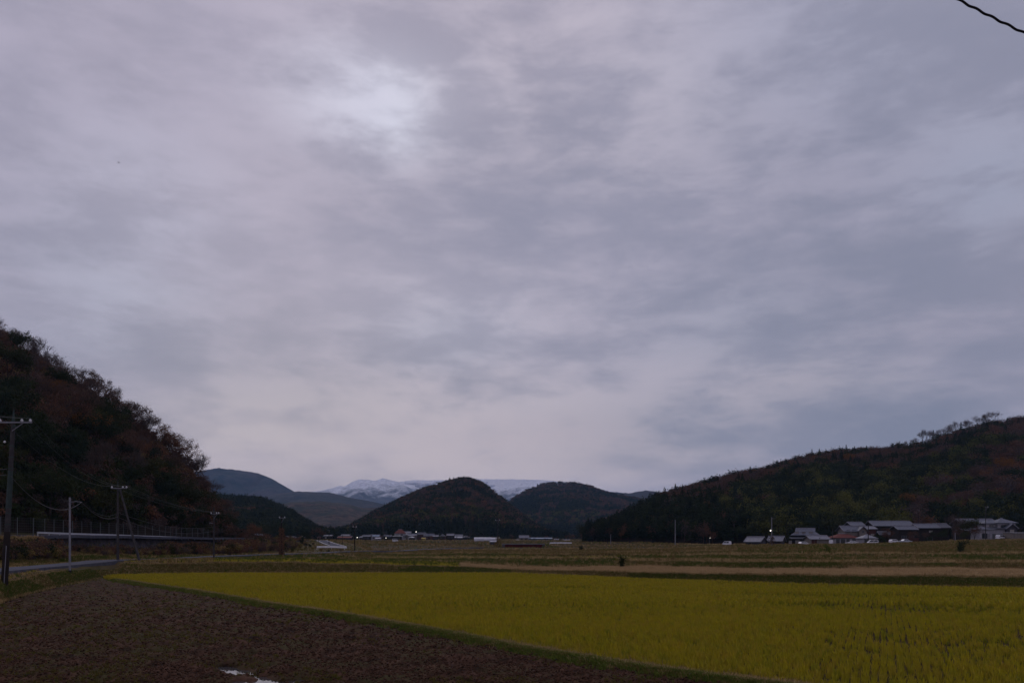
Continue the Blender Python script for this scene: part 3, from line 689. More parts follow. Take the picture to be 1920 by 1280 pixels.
for i, kd in strip_spec.items():
    n = {1: 60000, 2: 34000, 3: 26000, 4: 12000, 5: 22000, 6: 14000, 7: 26000, 8: 12000, 9: 12000, 10: 16000, 11: 9000}[i]
    px = rng.uniform(-120, 2040, n); Yq, _ = prof(px); t = rng.random(n)
    y = Yq[i] + (Yq[i + 1] - Yq[i]) * t; x = (px - 960) / F * y; z = gz(x, y)
    k = roadmask(x, y, ROAD1, 2.9) & roadmask(x, y, ROAD2, 4.0); x, y, z, t, px = x[k], y[k], z[k], t[k], px[k]
    if i in (6, 7, 8, 9, 10, 11): 
        k = (px > 500) ; x, y, z, t, px = x[k], y[k], z[k], t[k], px[k]
    r_ = rng.random(len(x)); f1 = fbm(x * .10, y * .10, 3, 40 + i); f2 = fbm(x * .3, y * .3, 3, 60 + i)
    s = np.full(len(x), 1.0)
    if kd == 'bank':
        g = np.where(f1 + .25 * (px > 1180) * (i == 1) + .12 * (px < 180) > .5, .8, .35)
        g = np.where((px > 960) & (px < 1180) & (i == 1), .28, g)
        id_ = np.where(r_ < g, 0, np.where(r_ < g + .5 * (1 - g), 1, 2)); id_ = np.where((t > .80), np.where(r_ < .9, 2, 1), id_); id_ = np.where((t < .08) & (r_ < .6), 2, id_)
        s = np.where(i == 1, .62, .8) * np.ones(len(x))
    elif kd == 'dry':
        id_ = np.where(px < 860, 4, 3); id_ = np.where((px < 400) & (r_ < .8), np.where(r_ < .5, 2, 1), id_); s *= .75
        id_ = np.where((px < 860) & (r_ < .2), 0, id_)
    elif kd == 'yel':
        id_ = np.where(r_ < .45, 4, np.where(r_ < .75, 2, 0)); id_ = np.where(px > 1190, np.where(r_ < .75, 2, 1), id_); id_ = np.where(px < 700, np.where(r_ < .7, 1, np.where(r_ < .9, 0, 2)), id_)
    else:
        id_ = np.where(r_ < .12 + .35 * (f1 > .58), 0, np.where(r_ < .78, 1, 2)); id_ = np.where((t > .82) | (t < .06), np.where(r_ < .9, 2, 1), id_); s *= 1.0
    if i == 1: s = s * np.where((t > .85) & (px < 960), .45, 1)
    if i == 2: s = s * np.where(px < 960, 1.25, 1)
    if i in (6, 7, 8): id_ = np.where((px > 1380) & (rng.random(len(x)) < .8), np.where(r_ < .16 + .5 * (f1 > .6), 0, np.where(r_ < .84, 1, 2)), id_)
    allp.append(np.stack([x, y, z], 1)); alls.append(s * rng.uniform(.6, 1.35, len(x)) * np.where(y > 190, .72, 1) * np.where(y > 330, 1.9, 1) * np.where(~roadmask(x, y, ROAD1, 6.5) & (px < 330), .62, 1)); alli.append(id_)
P_ = np.concatenate(allp); S_ = np.concatenate(alls); I_ = np.concatenate(alli)
scatter('meadow_grass', 'rough green, brown and straw coloured grass on the terraces and banks', P_, rng.uniform(0, 6.28, len(P_)), S_, I_, tg)
print('meadow', len(P_))

# ================================================================= trees
bark = mat('bark', (.030, .024, .022), (.055, .044, .040), 2, rough=.95)
barkpale = mat('pale_twigs', (.11, .085, .08), (.07, .055, .052), 2, rough=.95)
lf_brown = mat('russet_leaves', (.105, .052, .036), (.075, .045, .036), 1.5, rough=.9, rand=[(.12, .055, .036), (.085, .056, .044), (.17, .078, .036), (.085, .062, .056), (.10, .052, .036), (.055, .046, .030)])
lf_gold = mat('orange_leaves', (.19, .085, .022), (.12, .055, .018), 1.0, rough=.9)
lf_ever = mat('evergreen_leaves', (.018, .028, .014), (.032, .042, .016), 1.0, rough=.8, rand=[(.013, .023, .012), (.036, .044, .016), (.011, .021, .016), (.056, .055, .018)])
lf_con = mat('cedar_needles', (.010, .017, .011), (.017, .024, .013), 1.0, rough=.9, rand=[(.009, .018, .012), (.026, .036, .016)])
lf_bam = mat('bamboo_leaves', (.055, .064, .018), (.085, .082, .024), 1.0, rough=.85, rand=[(.050, .066, .018), (.115, .110, .028), (.075, .078, .022)])
lf_twig = mat('bare_twig_haze', (.052, .040, .038), (.040, .029, .028), 1.5, rough=.95, rand=[(.12, .09, .084), (.075, .057, .055), (.115, .072, .060)])

def skeleton(seed, H, spread, levels=5, trunk_frac=.3, upb=.35, r0=None, lean=0):
    """returns tube list [(pts, radii)] and twig tips"""
    r = random.Random(seed); tubes = []; tips = []
    def grow(p, d, ln, rad, lv):
        n = 3; pts = [p]; rr = [rad]; q = p.copy(); dd = d.copy()
        for k in range(n):
            dd = (dd + Vector((r.gauss(0, .13), r.gauss(0, .13), r.gauss(0, .08) + upb * .12))).normalized()
            q = q + dd * ln / n; pts.append(q.copy()); rr.append(rad * (1 - .3 * (k + 1) / n))
        tubes.append((pts, rr, lv))
        if lv >= levels: tips.append((q, dd)); return
        nb = 3 if lv < 2 else r.choice((2, 3, 3))
        for k in range(nb):
            a = r.uniform(0, 6.283); tilt = r.uniform(.35, .85) * spread
            ax = dd.orthogonal().normalized(); ax.rotate(Matrix.Rotation(a, 3, dd)); nd_ = (dd * math.cos(tilt) + ax * math.sin(tilt)).normalized()
            st = pts[-1] if k < 2 else pts[-2]
            grow(st, nd_, ln * r.uniform(.62, .84), rr[-1] * .68, lv + 1)
        if lv >= 2: tips.append((q, dd))
    grow(Vector((0, 0, -.4)), Vector((lean, 0, 1)).normalized(), H * trunk_frac, r0 or H * .018, 0)
    top = max(t_[0].z for t_ in tips); f_ = H / top
    tubes = [([p * f_ for p in pts], [x_ * f_ for x_ in rr], lv) for pts, rr, lv in tubes]
    tips = [(p * f_, d_) for p, d_ in tips]
    return tubes, tips
def leafquads(b, tips, n, size, sig, r, squash=.8):
    for k in range(n):
        p, d = tips[int(r.random() * len(tips))]
        c0 = p + Vector((r.gauss(0, sig), r.gauss(0, sig), r.gauss(0, sig * squash)))
        a = Vector((r.gauss(0, 1), r.gauss(0, 1), r.gauss(0, .7))).normalized(); e = a.orthogonal().normalized(); e.rotate(Matrix.Rotation(r.uniform(0, 6.28), 3, a))
        f_ = a.cross(e); s = size * r.uniform(.55, 1.25)
        b.poly([c0 - e * s * .5, c0 + f_ * s * .3, c0 + e * s * .5, c0 - f_ * s * .3])
def broadleaf(seed, H, m, nleaf, size, sig, spread=1.0, levels=5, upb=.35, bm=None, tf=.28, mintube=9):
    r = random.Random(seed + 99); tubes, tips = skeleton(seed, H, spread, levels, tf, upb)
    tb = MB()
    for pts, rr, lv in tubes: tb.tube(pts, [max(x_, .018) for x_ in rr], 5 if lv < 2 else 3, caps=False)
    cb = MB(); leafquads(cb, tips, nleaf, size, sig, r)
    return tb, bm or bark, cb, m
def baretree(seed, H, nleaf=250, m=None, spread=.75):
    """fine upright twigs, few leaves left"""
    r = random.Random(seed + 5); tubes, tips = skeleton(seed, H, spread, 5, .33, .6)
    tb = MB()
    for pts, rr, lv in tubes: tb.tube(pts, [max(x_, .022) for x_ in rr], 4 if lv < 2 else 3, caps=False)
    cb = MB()
    for p, d in tips:
        for k in range(4):
            q = (d + Vector((r.gauss(0, .45), r.gauss(0, .45), r.gauss(.25, .3)))).normalized(); l_ = r.uniform(.5, 1.2)
            sde = q.orthogonal().normalized() * .016
            cb.poly([p - sde, p + sde, p + q * l_])
    leafquads(cb, tips, nleaf, .26, .5, r)
    return tb, barkpale, cb, m or lf_twig
def conifer(seed, H, nl=900, wd=.19, m=None):
    r = random.Random(seed); tb = MB(); tb.tube([(0, 0, -.4), (0, 0, H * .5), (0, 0, H * .97)], [H * .014, H * .009, .02], 5, caps=False)
    cb = MB()
    for k in range(nl):
        t = r.random() ** .85; z = H * (.16 + .84 * t); rad = H * wd * (1 - t) ** .75 * (0.75 + .35 * math.sin(t * 40 + seed)) + .15
        a = r.uniform(0, 6.283); rr = rad * math.sqrt(r.uniform(.15, 1)); s = r.uniform(.5, 1.0) * (.35 + .55 * (1 - t)) * H / 12
        c0 = Vector((rr * math.cos(a), rr * math.sin(a), z - rr * .25)); out = Vector((math.cos(a), math.sin(a), -.35)).normalized()
        sd_ = out.cross(Vector((r.gauss(0, .4), r.gauss(0, .4), 1))).normalized()
        cb.poly([c0 - out * s * .6, c0 + sd_ * s * .28, c0 + out * s * .7, c0 - sd_ * s * .28])
    return tb, bark, cb, m or lf_con
def bamboo(seed, H):
    r = random.Random(seed); tb = MB(); cb = MB()
    for k in range(9):
        a = r.uniform(0, 6.28); d = r.uniform(0, 1.6); x_, y_ = d * math.cos(a), d * math.sin(a); bx, by = r.uniform(.5, 1.8) * math.cos(a), r.uniform(.5, 1.8) * math.sin(a); h = H * r.uniform(.75, 1)
        pts = [Vector((x_ + bx * s ** 2.5, y_ + by * s ** 2.5, h * (s - .12 * s ** 4))) for s in (0, .35, .6, .8, .93, 1)]
        tb.tube(pts, [.05, .045, .035, .025, .015, .01], 3, caps=False)
        tips = [(pts[2].lerp(pts[3], u), None) for u in (0, .5)] + [(pts[3].lerp(pts[5], u), None) for u in (0, .3, .6, 1)]
        leafquads(cb, tips, 190, .42, .55, r)
    return tb, lf_bam, cb, lf_bam

def proto_tree(kind, tm, name, i):
    tb, bm, cb, m = tm
    return dict(name=name, trunk=tb.mesh(name + '_trunk', bm), crown=cb.mesh(name + '_crown', m))
PT = {
 'russet': [proto_tree('russet', broadleaf(s, h, lf_brown, n, .30, .42, sp), 'broadleaf_tree', s) for s, h, n, sp in ((1, 10, 2300, .95), (2, 9, 1600, 1.0), (3, 11, 2600, .9), (4, 8.5, 1300, 1.05))],
 'bare': [proto_tree('bare', baretree(s, h, n), 'bare_tree', s) for s, h, n in ((11, 10, 350), (12, 9, 120), (13, 11, 500))],
 'ever': [proto_tree('ever', broadleaf(s, h, lf_ever, n, .40, .55, 1.0, 4), 'evergreen_tree', s) for s, h, n in ((21, 9, 3000, ), (22, 11, 3400), (23, 8, 2600))],
 'conifer': [proto_tree('conifer', conifer(s, h, n), 'conifer_tree', s) for s, h, n in ((31, 13, 1500), (32, 11, 1300))],
 'gold': [proto_tree('gold', broadleaf(41, 9, lf_gold, 2600, .34, .5, 1.0), 'broadleaf_tree', 41)],
 'bamboo': [proto_tree('bamboo', bamboo(51, 10), 'bamboo_clump', 51)],
}
def put_tree(kind, i, loc, rz, s, label, cat='tree', group=None, zs=1.0):
    p = PT[kind][i % len(PT[kind])]
    e = empty(p['name'], loc, rz, s); e.scale = (s, s, s * zs); tag(e, label, cat, group)
    for nm in ('trunk', 'crown'):
        o = bpy.data.objects.new(nm, p[nm]); COL.objects.link(o); o.parent = e
    return e
KN = {'russet': ('russet broadleaf tree %s', 'russet broadleaf trees on the left hillside'),
      'bare': ('bare twiggy tree %s', 'bare trees on the left hillside'),
      'ever': ('dark evergreen tree %s', 'evergreen trees on the left hillside'),
      'conifer': ('narrow dark conifer %s', 'conifers on the left hillside')}
# left hillside: rows on the ridge, then the slope
def slope_place(H, px, t):
    X, Y, Z = H.at(np.array([px], float), np.array([t], float)); return Vector((float(X[0]), float(Y[0]), float(Z[0])))
count = 0; rr_ = random.Random(5)
spots = []
px = -60.0
while px < 468:                        # ridge line
    spots.append((px, rr_.uniform(.95, 1.04), 'ridge')); px += rr_.uniform(9, 16)
for k in range(700):
    px = rr_.uniform(-90, 466); t = rr_.random() ** .8
    if t > .93: continue
    p = slope_place(LH, px, t)
    if all((p - q).length > 6.0 for q in [s[3] for s in spots if len(s) > 3]): spots.append((px, t, 'slope', p))
    if len(spots) > 300: break
for s_ in spots[:300]:
    px, t, zone = s_[:3]; p = slope_place(LH, px, t); a = rr_.random()
    if zone == 'ridge':
        where = 'on the skyline of the left hill'
        kind = 'bare' if (a < (.72 if px < 130 else .32)) else 'russet'
        sc0 = rr_.uniform(.75, 1.02)
    else:
        gz_ = t + .12 * math.sin(px * .021) + .12 * math.sin(px * .05 + 2)
        where = 'on the upper slope of the left hill' if t > .5 else 'low on the slope of the left hill'
        if gz_ > .48: kind = 'russet' if a < .66 else ('bare' if a < .93 else 'ever')
        elif gz_ > .25: kind = 'ever' if a < .72 else ('russet' if a < .95 else 'bare')
        else: kind = 'ever' if a < .84 else ('russet' if a < .94 else 'bare')
        if px > 408: kind = 'russet' if a < .8 else 'ever'
        sc0 = rr_.uniform(.7, 1.1)
    sc0 *= 1 if px < 400 else .85
    nm, gp = KN[kind]
    side = 'above the tall leaning pole' if px < 62 else ('above the thin service pole' if px < 172 else ('above the propped pole' if px < 262 else ('between propped and third pole' if px < 345 else 'by the third pole')))
    vert = 'on the left hill skyline' if zone == 'ridge' else ('high on the left hill' if t > .62 else ('halfway up the left hill' if t > .3 else 'at the foot of the left hill'))
    where = vert + ' ' + side
    nm = ('small ' if sc0 < .84 else ('tall ' if sc0 > .98 else '')) + nm
    put_tree(kind, rr_.randrange(4), p - Vector((0, 0, .6)), rr_.uniform(0, 6.28), sc0, nm % where, 'tree', gp)
print('left trees', len(spots))
# individually visible coloured trees
def special(H, px, py, kind, label, s=1.0, i=0, dz=0):
    best = min((abs(HZ - (slope_place(H, px, t).z + 5 * s - ZC) / slope_place(H, px, t).y * F - py), t) for t in np.linspace(.02, 1, 60))
    p = slope_place(H, px, best[1]); return put_tree(kind, i, p - Vector((0, -2, .5 - dz)), 1.0, s, label)
special(LH, 158, 812, 'gold', 'orange leaved tree halfway up the left hillside', .75, dz=2.5)
special(LH, 86, 740, 'gold', 'dull orange tree high on the left hillside', .55, dz=2.5)
special(RH, 1702, 945, 'gold', 'golden orange tree just above the long tiled roofs', .95, dz=2.5)
special(RH, 1882, 882, 'gold', 'wide rust orange tree high on the right hill near the frame edge', 1.25, dz=3)
special(RH, 1593, 866, 'gold', 'rust orange tree on the right hill below its middle skyline', 1.1, dz=3)
special(RH, 1328, 957, 'gold', 'small rust tree above the white van on the right hill', .8, dz=2.5)
# skyline of the right hill: thin bare trees standing up
for px, s, kd in ((1678, .7, 'bare'), (1690, .8, 'bare'), (1702, .8, 'bare'), (1715, .7, 'bare'), (1733, 1.0, 'bare'), (1742, .9, 'bare'), (1750, .75, 'conifer'), (1765, 1.0, 'bare'), (1772, .9, 'bare'), (1780, 1.0, 'bare'), (1790, 1.0, 'bare'),
                  (1802, .75, 'conifer'), (1812, .95, 'bare'), (1822, 1.0, 'bare'), (1832, .9, 'bare'), (1843, 1.0, 'bare'), (1853, .9, 'bare'), (1863, 1.0, 'bare')):
    p = slope_place(RH, px, 1.0)
    put_tree(kd, int(px), p + Vector((0, 0, 1.5)), px, s * 1.4, ('%s bare tree on the right skyline, %s' % ('tall' if s > .95 else 'short', 'left of the pines' if px < 1750 else ('between the pines' if px < 1800 else 'right of the pines')) if kd == 'bare' else 'small dark pine among bare trees on the right skyline'),
             'tree', 'trees on the skyline of the right hill')

# woods as stuff: joined low-poly trees
def lowtree(kind, seed, H, nq, size, m, trunk=True):
    r = random.Random(seed); b = MB()
    if kind == 'con':
        for k in range(nq):
            t = r.random() ** .8; z = H * (.08 + .92 * t); rad = H * .2 * (1 - t) ** .8 + .1; a = r.uniform(0, 6.28); q = rad * math.sqrt(r.uniform(.3, 1))
            out = Vector((math.cos(a), math.sin(a), -.4)).normalized(); c0 = Vector((q * math.cos(a), q * math.sin(a), z)); s = size * (.5 + .8 * (1 - t)) * r.uniform(.6, 1.2)
            sd_ = out.cross(Vector((r.gauss(0, .5), r.gauss(0, .5), 1))).normalized()
            b.poly([c0 - out * s * .6, c0 + sd_ * s * .4, c0 + out * s * .6, c0 - sd_ * s * .4])
    else:
        lobes = [Vector((r.gauss(0, H * .17), r.gauss(0, H * .17), H * r.uniform(.42, .82))) for _ in range(7)]
        tips = [(c, None) for c in lobes]
        leafquads(b, tips, nq, size, H * .12, r, .75)
        b.tube([(0, 0, -.5), (0, 0, H * .6)], [H * .02, .05], 3, caps=False)
        for c in lobes: b.tube([(0, 0, H * .3), tuple(c + Vector((0, 0, H * .12)))], [H * .008, .03], 3, caps=False)
    return b.build('wood_tree', m, link=False)
def wood(name, label, H, n, tmin, tmax, mix, Hs, scr, seed, zone=None):
    r = np.random.default_rng(seed)
    px = r.uniform(H.p0, min(H.p1, 2150), n * 2); t = tmin + (tmax - tmin) * r.random(n * 2)
    X, Y, Z = H.at(px, t)
    # even spacing on the slope: thin where columns are closer to the camera
    k = r.random(len(X)) < (Y / Y.max()) * .9; X, Y, Z, px, t = X[k][:n], Y[k][:n], Z[k][:n], px[k][:n], t[k][:n]
    f = fbm(X * 2.5 / H_SC(H), Y * 2.5 / H_SC(H), 3, seed); g = fbm(X * 9 / H_SC(H), Y * 9 / H_SC(H), 2, seed + 3)
    idx = mix(px, t, f, g, r.random(len(X)), HZ - (Z - ZC) / Y * F)
    s = r.uniform(scr[0], scr[1], len(X))
    scatter(name, label, np.stack([X, Y, Z], 1), r.uniform(0, 6.28, len(X)), s, idx, Hs, 'woodland')
def H_SC(H): return float(H.r[:, 1].mean()) * .25
Hi = lambda nq, sz, tag_: [lowtree('b', 61, 10, nq, sz, lf_brown), lowtree('b', 62, 9, int(nq * .6), sz, lf_twig), lowtree('b', 63, 10, int(nq * 1.2), sz * 1.1, lf_ever), lowtree('con', 64, 11.5, int(nq * 1.1), sz * 1.2, lf_con),
                           lowtree('b', 65, 9, nq, sz, lf_bam), lowtree('b', 66, 8, int(nq * .8), sz, lf_brown)]
def mixR(px, t, f, g, u, py):
    id_ = np.where(u < .5, 0, np.where(u < .85, 1, 5))
    low = (t < .50 + .9 * (f - .5)) & (px > 1370 + 60 * (g - .5))
    con = (px < 1235) | (g > .60) | ((px > 1230) & (px < 1380) & (t < .4))
    id_ = np.where(con & (u < .8), np.where(u < .5, 3, 2), id_)
    id_ = np.where(low, np.where(g > .54, np.where(u < .3, 3, 2), np.where(u < .66, 4, 2)), id_); id_ = np.where(low & (px > 1700) & (f < .47), np.where(u < .6, 1, 0), id_)
    id_ = np.where(t > .93, np.where(u < .45, 1, np.where(u < .8, 0, 2)), id_)
    id_ = np.where((t > .93) & (px < 1290) & (u < .35), 3, id_)
    return id_
wood('hill_wood', 'dense mixed wood of russet, bare and evergreen trees covering the right hill', RH, 7000, 0, 1.03, mixR, Hi(240, .85, 'r'), (.6, 1.15), 101)
def mixC(px, t, f, g, u, py):
    id_ = np.where(u < .55, 0, np.where(u < .8, 1, 2))
    id_ = np.where((f > .55) | (g > .62), np.where(u < .75, 3, 2), id_)
    id_ = np.where((t < .28), np.where(u < .3, 4, np.where(u < .7, 2, 0)), id_); id_ = np.where(t < .1, 3, id_); id_ = np.where(t > .9, np.where(u < .7, 0, np.where(u < .93, 2, 3)), id_)
    return id_
wood('hill_wood', 'mixed dark wood covering the rounded middle hill behind the village', CH, 6500, 0, 1.03, mixC, Hi(80, 1.5, 'c'), (.7, 1.15), 102)
wood('hill_wood', 'wood covering the broad bluish hill right of the middle one', RM, 7500, 0, 1.03, mixC, Hi(60, 2.1, 'm'), (.8, 1.4), 103)
def mixL(px, t, f, g, u, py):
    id_ = np.where(u < .35, 0, np.where(u < .55, 1, 2)); id_ = np.where((f > .5) | (t > .85), np.where(u < .5, 3, 2), id_); return id_
wood('hill_wood', 'dark wood on the low hill beside the foot of the left hillside', LM, 3200, 0, 1.03, mixL, Hi(90, 1.3, 'l'), (.7, 1.1), 104)
# brush: foot of the left hill, between the two roads and round the far fields
bs_ = [lowtree('b', 71, 2.6, 330, .26, lf_brown), lowtree('b', 72, 2.2, 300, .26, gm_brown), lowtree('b', 73, 2.4, 330, .26, lf_ever), lowtree('b', 74, 2.0, 200, .2, lf_twig)]
n = 2600; px = rng.uniform(-120, 640, n); Yq, _ = prof(px); t = rng.random(n)
a = rng.random(n)
y = np.where(px < 452, Yq[4] + (Yq[5] - Yq[4]) * (t * 1.15 - .35), Yq[4] + (Yq[6] - Yq[4]) * t ** .8)
x = (px - 960) / F * y
k = (fbm(x * .12, y * .12, 3, 15) > .40) | (px > 430) | ((px < 110)); k &= roadmask(x, y, ROAD1, 3.2) & roadmask(x, y, ROAD2, 7) & ((px < 555) | (rng.random(n) < .35))
x, y, px, t = x[k], y[k], px[k], t[k]; z = gz(x, y)
s = rng.uniform(.4, 1.15, len(x)) * np.where((px > 420) & (px < 500), 1.3, 1) * np.where(px > 570, .6, 1) * np.where((px > 110) & (px < 300), .62, 1)
idx = np.where(rng.random(len(x)) < .62, rng.integers(0, 2, len(x)), rng.integers(2, 4, len(x)))
scatter('roadside_brush', 'brown and russet brush below the guard rail road', np.stack([x, y, z - .2], 1), rng.uniform(0, 6.28, len(x)), s, idx, bs_, 'brush')
n = 4200; px = rng.uniform(-120, 470, n); t = rng.random(n) ** .8 * 1.02; X, Y, Z = LH.at(px, t)
scatter('hill_undergrowth', 'dark undergrowth beneath the trees of the left hillside', np.stack([X, Y, Z - .1], 1), rng.uniform(0, 6.28, n), rng.uniform(.9, 1.9, n), np.where(t > .45, rng.choice([0, 0, 1, 3], n), rng.choice([0, 2, 2, 3], n)), [lowtree('b', 81, 2.6, 260, .34, lf_brown), lowtree('b', 82, 2.2, 200, .26, gm_brown), lowtree('b', 83, 2.4, 300, .34, lf_ever), lowtree('b', 84, 2.0, 200, .24, lf_twig)], 'undergrowth')

# ================================================================= buildings
tile = mat('grey_roof_tile', (.105, .115, .15), (.07, .078, .105), 1.5, rough=.6, spec=.4, bump=.04, bscale=3)
ridgem = mat('ridge_plaster', (.26, .26, .29), (.18, .18, .21), 2, rough=.8)
tiled = mat('dark_roof_tile', (.065, .07, .09), (.045, .048, .062), 1.5, rough=.6, spec=.4, bump=.04, bscale=3)
redroof = mat('red_roof_tile', (.17, .065, .055), (.12, .05, .045), 1.5, rough=.7, bump=.03, bscale=3)
paleroof = mat('pale_sheet_roof', (.17, .175, .21), (.12, .125, .15), 1, rough=.5, spec=.4)
whiteroof = mat('white_sheet_roof', (.48, .49, .53), (.36, .36, .40), 1, rough=.5)
wdark = mat('dark_timber_wall', (.022, .019, .020), (.034, .027, .025), 2, rough=.9)
wgrey = mat('grey_board_wall', (.060, .058, .070), (.045, .042, .05), 2, rough=.9)
wbeige = mat('beige_wall', (.19, .165, .15), (.15, .13, .12), 1.5, rough=.9)
wwhite = mat('white_plaster_wall', (.30, .29, .32), (.23, .22, .25), 1.2, rough=.9)
wred = mat('red_brown_wall', (.09, .038, .032), (.06, .03, .027), 2, rough=.9)
glass = mat('window_glass', (.02, .024, .03), rough=.12, spec=.6)
pane_w = mat('paper_screen', (.27, .25, .24), rough=.8)
framem = mat('window_frame', (.12, .12, .13), rough=.5)
concrete = mat('concrete', (.20, .195, .205), (.13, .13, .14), 2, rough=.9, bump=.01)
concdark = mat('weathered_concrete', (.105, .095, .112), (.06, .055, .065), .6, rough=.95, bump=.03)

def slab(b, pts, th=.14):
    """roof plane with thickness"""
    lo = [(p[0], p[1], p[2] - th) for p in pts]
    b.poly(pts); b.poly(lo[::-1])
    for i in range(len(pts)):
        j = (i + 1) % len(pts); b.quad(pts[j], pts[i], lo[i], lo[j])
def roof_mesh(w, d, h0, h1, kind, ov=.55, axis='x'):
    b = MB(); W, D = w / 2 + ov, d / 2 + ov
    if axis == 'y': W, D = D, W
    f = lambda x, y, z: (x, y, z) if axis == 'x' else (-y, x, z)
    dr = (h1 - h0) * ov / (D - ov) if D > ov else 0; e = h0 - dr * .6
    if kind == 'flat':
        slab(b, [f(-W, -D, h1 - .25), f(W, -D, h1 - .25), f(W, D, h1), f(-W, D, h1)], .2); return b
    rx = W if kind == 'gable' else (W - D * .95 if kind == 'hip' else W - D * .45)
    rx = max(rx, .3)
    if kind == 'irimoya':
        # hipped skirt with a gable above
        m = .5; zm = e + (h1 - e) * m; dm = D * (1 - m)
        slab(b, [f(-W, -D, e), f(W, -D, e), f(rx, -dm, zm), f(-rx, -dm, zm)]); slab(b, [f(W, D, e), f(-W, D, e), f(-rx, dm, zm), f(rx, dm, zm)])
        slab(b, [f(W, -D, e), f(W, D, e), f(rx, dm, zm), f(rx, -dm, zm)]); slab(b, [f(-W, D, e), f(-W, -D, e), f(-rx, -dm, zm), f(-rx, dm, zm)])
        slab(b, [f(-rx - .2, -dm - .05, zm + .05), f(rx + .2, -dm - .05, zm + .05), f(rx + .2, 0, h1), f(-rx - .2, 0, h1)]); slab(b, [f(rx + .2, dm + .05, zm + .05), f(-rx - .2, dm + .05, zm + .05), f(-rx - .2, 0, h1), f(rx + .2, 0, h1)])
        b.poly([f(rx - .1, -dm, zm - .1), f(rx - .1, dm, zm - .1), f(rx - .1, 0, h1 - .1)]); b.poly([f(-rx + .1, dm, zm - .1), f(-rx + .1, -dm, zm - .1), f(-rx + .1, 0, h1 - .1)])
    elif kind == 'hip':
        slab(b, [f(-W, -D, e), f(W, -D, e), f(rx, 0, h1), f(-rx, 0, h1)]); slab(b, [f(W, D, e), f(-W, D, e), f(-rx, 0, h1), f(rx, 0, h1)])
        slab(b, [f(W, -D, e), f(W, D, e), f(rx, 0, h1)]); slab(b, [f(-W, D, e), f(-W, -D, e), f(-rx, 0, h1)])
    else:
        slab(b, [f(-W, -D, e), f(W, -D, e), f(W, 0, h1), f(-W, 0, h1)]); slab(b, [f(W, D, e), f(-W, D, e), f(-W, 0, h1), f(W, 0, h1)])
    rr = rx + (.1 if kind != 'gable' else 0)
    c = f(0, 0, h1 + .1); dx, dy = (2 * rr, .3) if axis == 'x' else (.3, 2 * rr)
    b.m = 1; b.box(c, (dx, dy, .30))
    if kind == 'gable':
        for s in (-1, 1):
            for q in (-1, 1):
                b.tube([f(s * (W - .05), q * D, e + .04), f(s * (W - .05), 0, h1 + .04)], .13, 4)
    b.m = 0
    # tile courses running down the slope, as thin battens
    if kind in ('gable', 'irimoya') and w > 4:
        pass
    return b
def block(root, x, y, w, d, z0, h0, h1, kind='gable', wall=wdark, roof=tile, axis='x', ov=.55, wins=(), gable=None):
    """one volume: wall + roof + windows, local coordinates of root"""
    b = MB(); b.box((x, y, (z0 + h0) / 2), (w, d, h0 - z0 + .02))
    if kind == 'gable':
        if axis == 'x':
            for s in (-1, 1):
                xx = x + s * (w / 2 - .02); q = [(xx, y - d / 2, h0), (xx, y + d / 2, h0), (xx, y, h1 - .12)]; b.poly(q if s > 0 else q[::-1])
        else:
            for s in (-1, 1):
                yy = y + s * (d / 2 - .02); q = [(x - w / 2, yy, h0), (x + w / 2, yy, h0), (x, yy, h1 - .12)]; b.poly(q if s < 0 else q[::-1])
    b.build('wall', wall, root)
    r = roof_mesh(w, d, h0, h1, kind, ov, axis); r.v = [(a + x, c + y, e) for a, c, e in r.v]
    r.build('roof', [roof, ridgem], root)
    for (u, v_, ww, hh, gm) in wins:      # u: 0..1 along the front, v: height
        xx = x - w / 2 + w * u
        fb = MB(); yy = y - d / 2
        for s in (-1, 1): fb.box((xx + s * ww / 2, yy - .03, v_), (.08, .1, hh + .08)); fb.box((xx, yy - .03, v_ + s * hh / 2), (ww - .08, .1, .08))
        fb.box((xx, yy - .02, v_), (.05, .06, hh - .08))
        fo = fb.build('window', framem, root)
        pb = MB(); pb.box((xx, yy - .012, v_), (ww - .08, .03, hh - .08)); pb.build('pane', gm, fo)
GH = 'houses of the village at the foot of the right hill'
def hroot(name, px, Y, label, cat='house', rz=0, group=None):
    p = onground(px, Y); p.z -= .1; e = empty(name, p, rz); tag(e, label, cat, group); return e
def bl(root, px0, px1, eave, ridge, dy=0, depth=7, z0=0, **k):
    """block given by the image columns and rows it spans, at the root's distance + dy"""
    o = root.location; Y = o.y + dy; m = Y / F
    x0, x1 = (px0 - 960) * m, (px1 - 960) * m
    h0 = ZC + (HZ - eave) * m - o.z; h1 = ZC + (HZ - ridge) * m - o.z
    zz0 = z0 if z0 <= 0 else ZC + (HZ - z0) * m - o.z
    if root.rotation_euler.z: return block(root, (x0 + x1) / 2 - o.x, dy, x1 - x0, depth, zz0, h0, h1, **k)
    return block(root, (x0 + x1) / 2 - o.x, dy + depth / 2, x1 - x0, depth, zz0, h0, h1, **k)
W = lambda u, v, w, h, g=glass: (u, v, w, h, g)
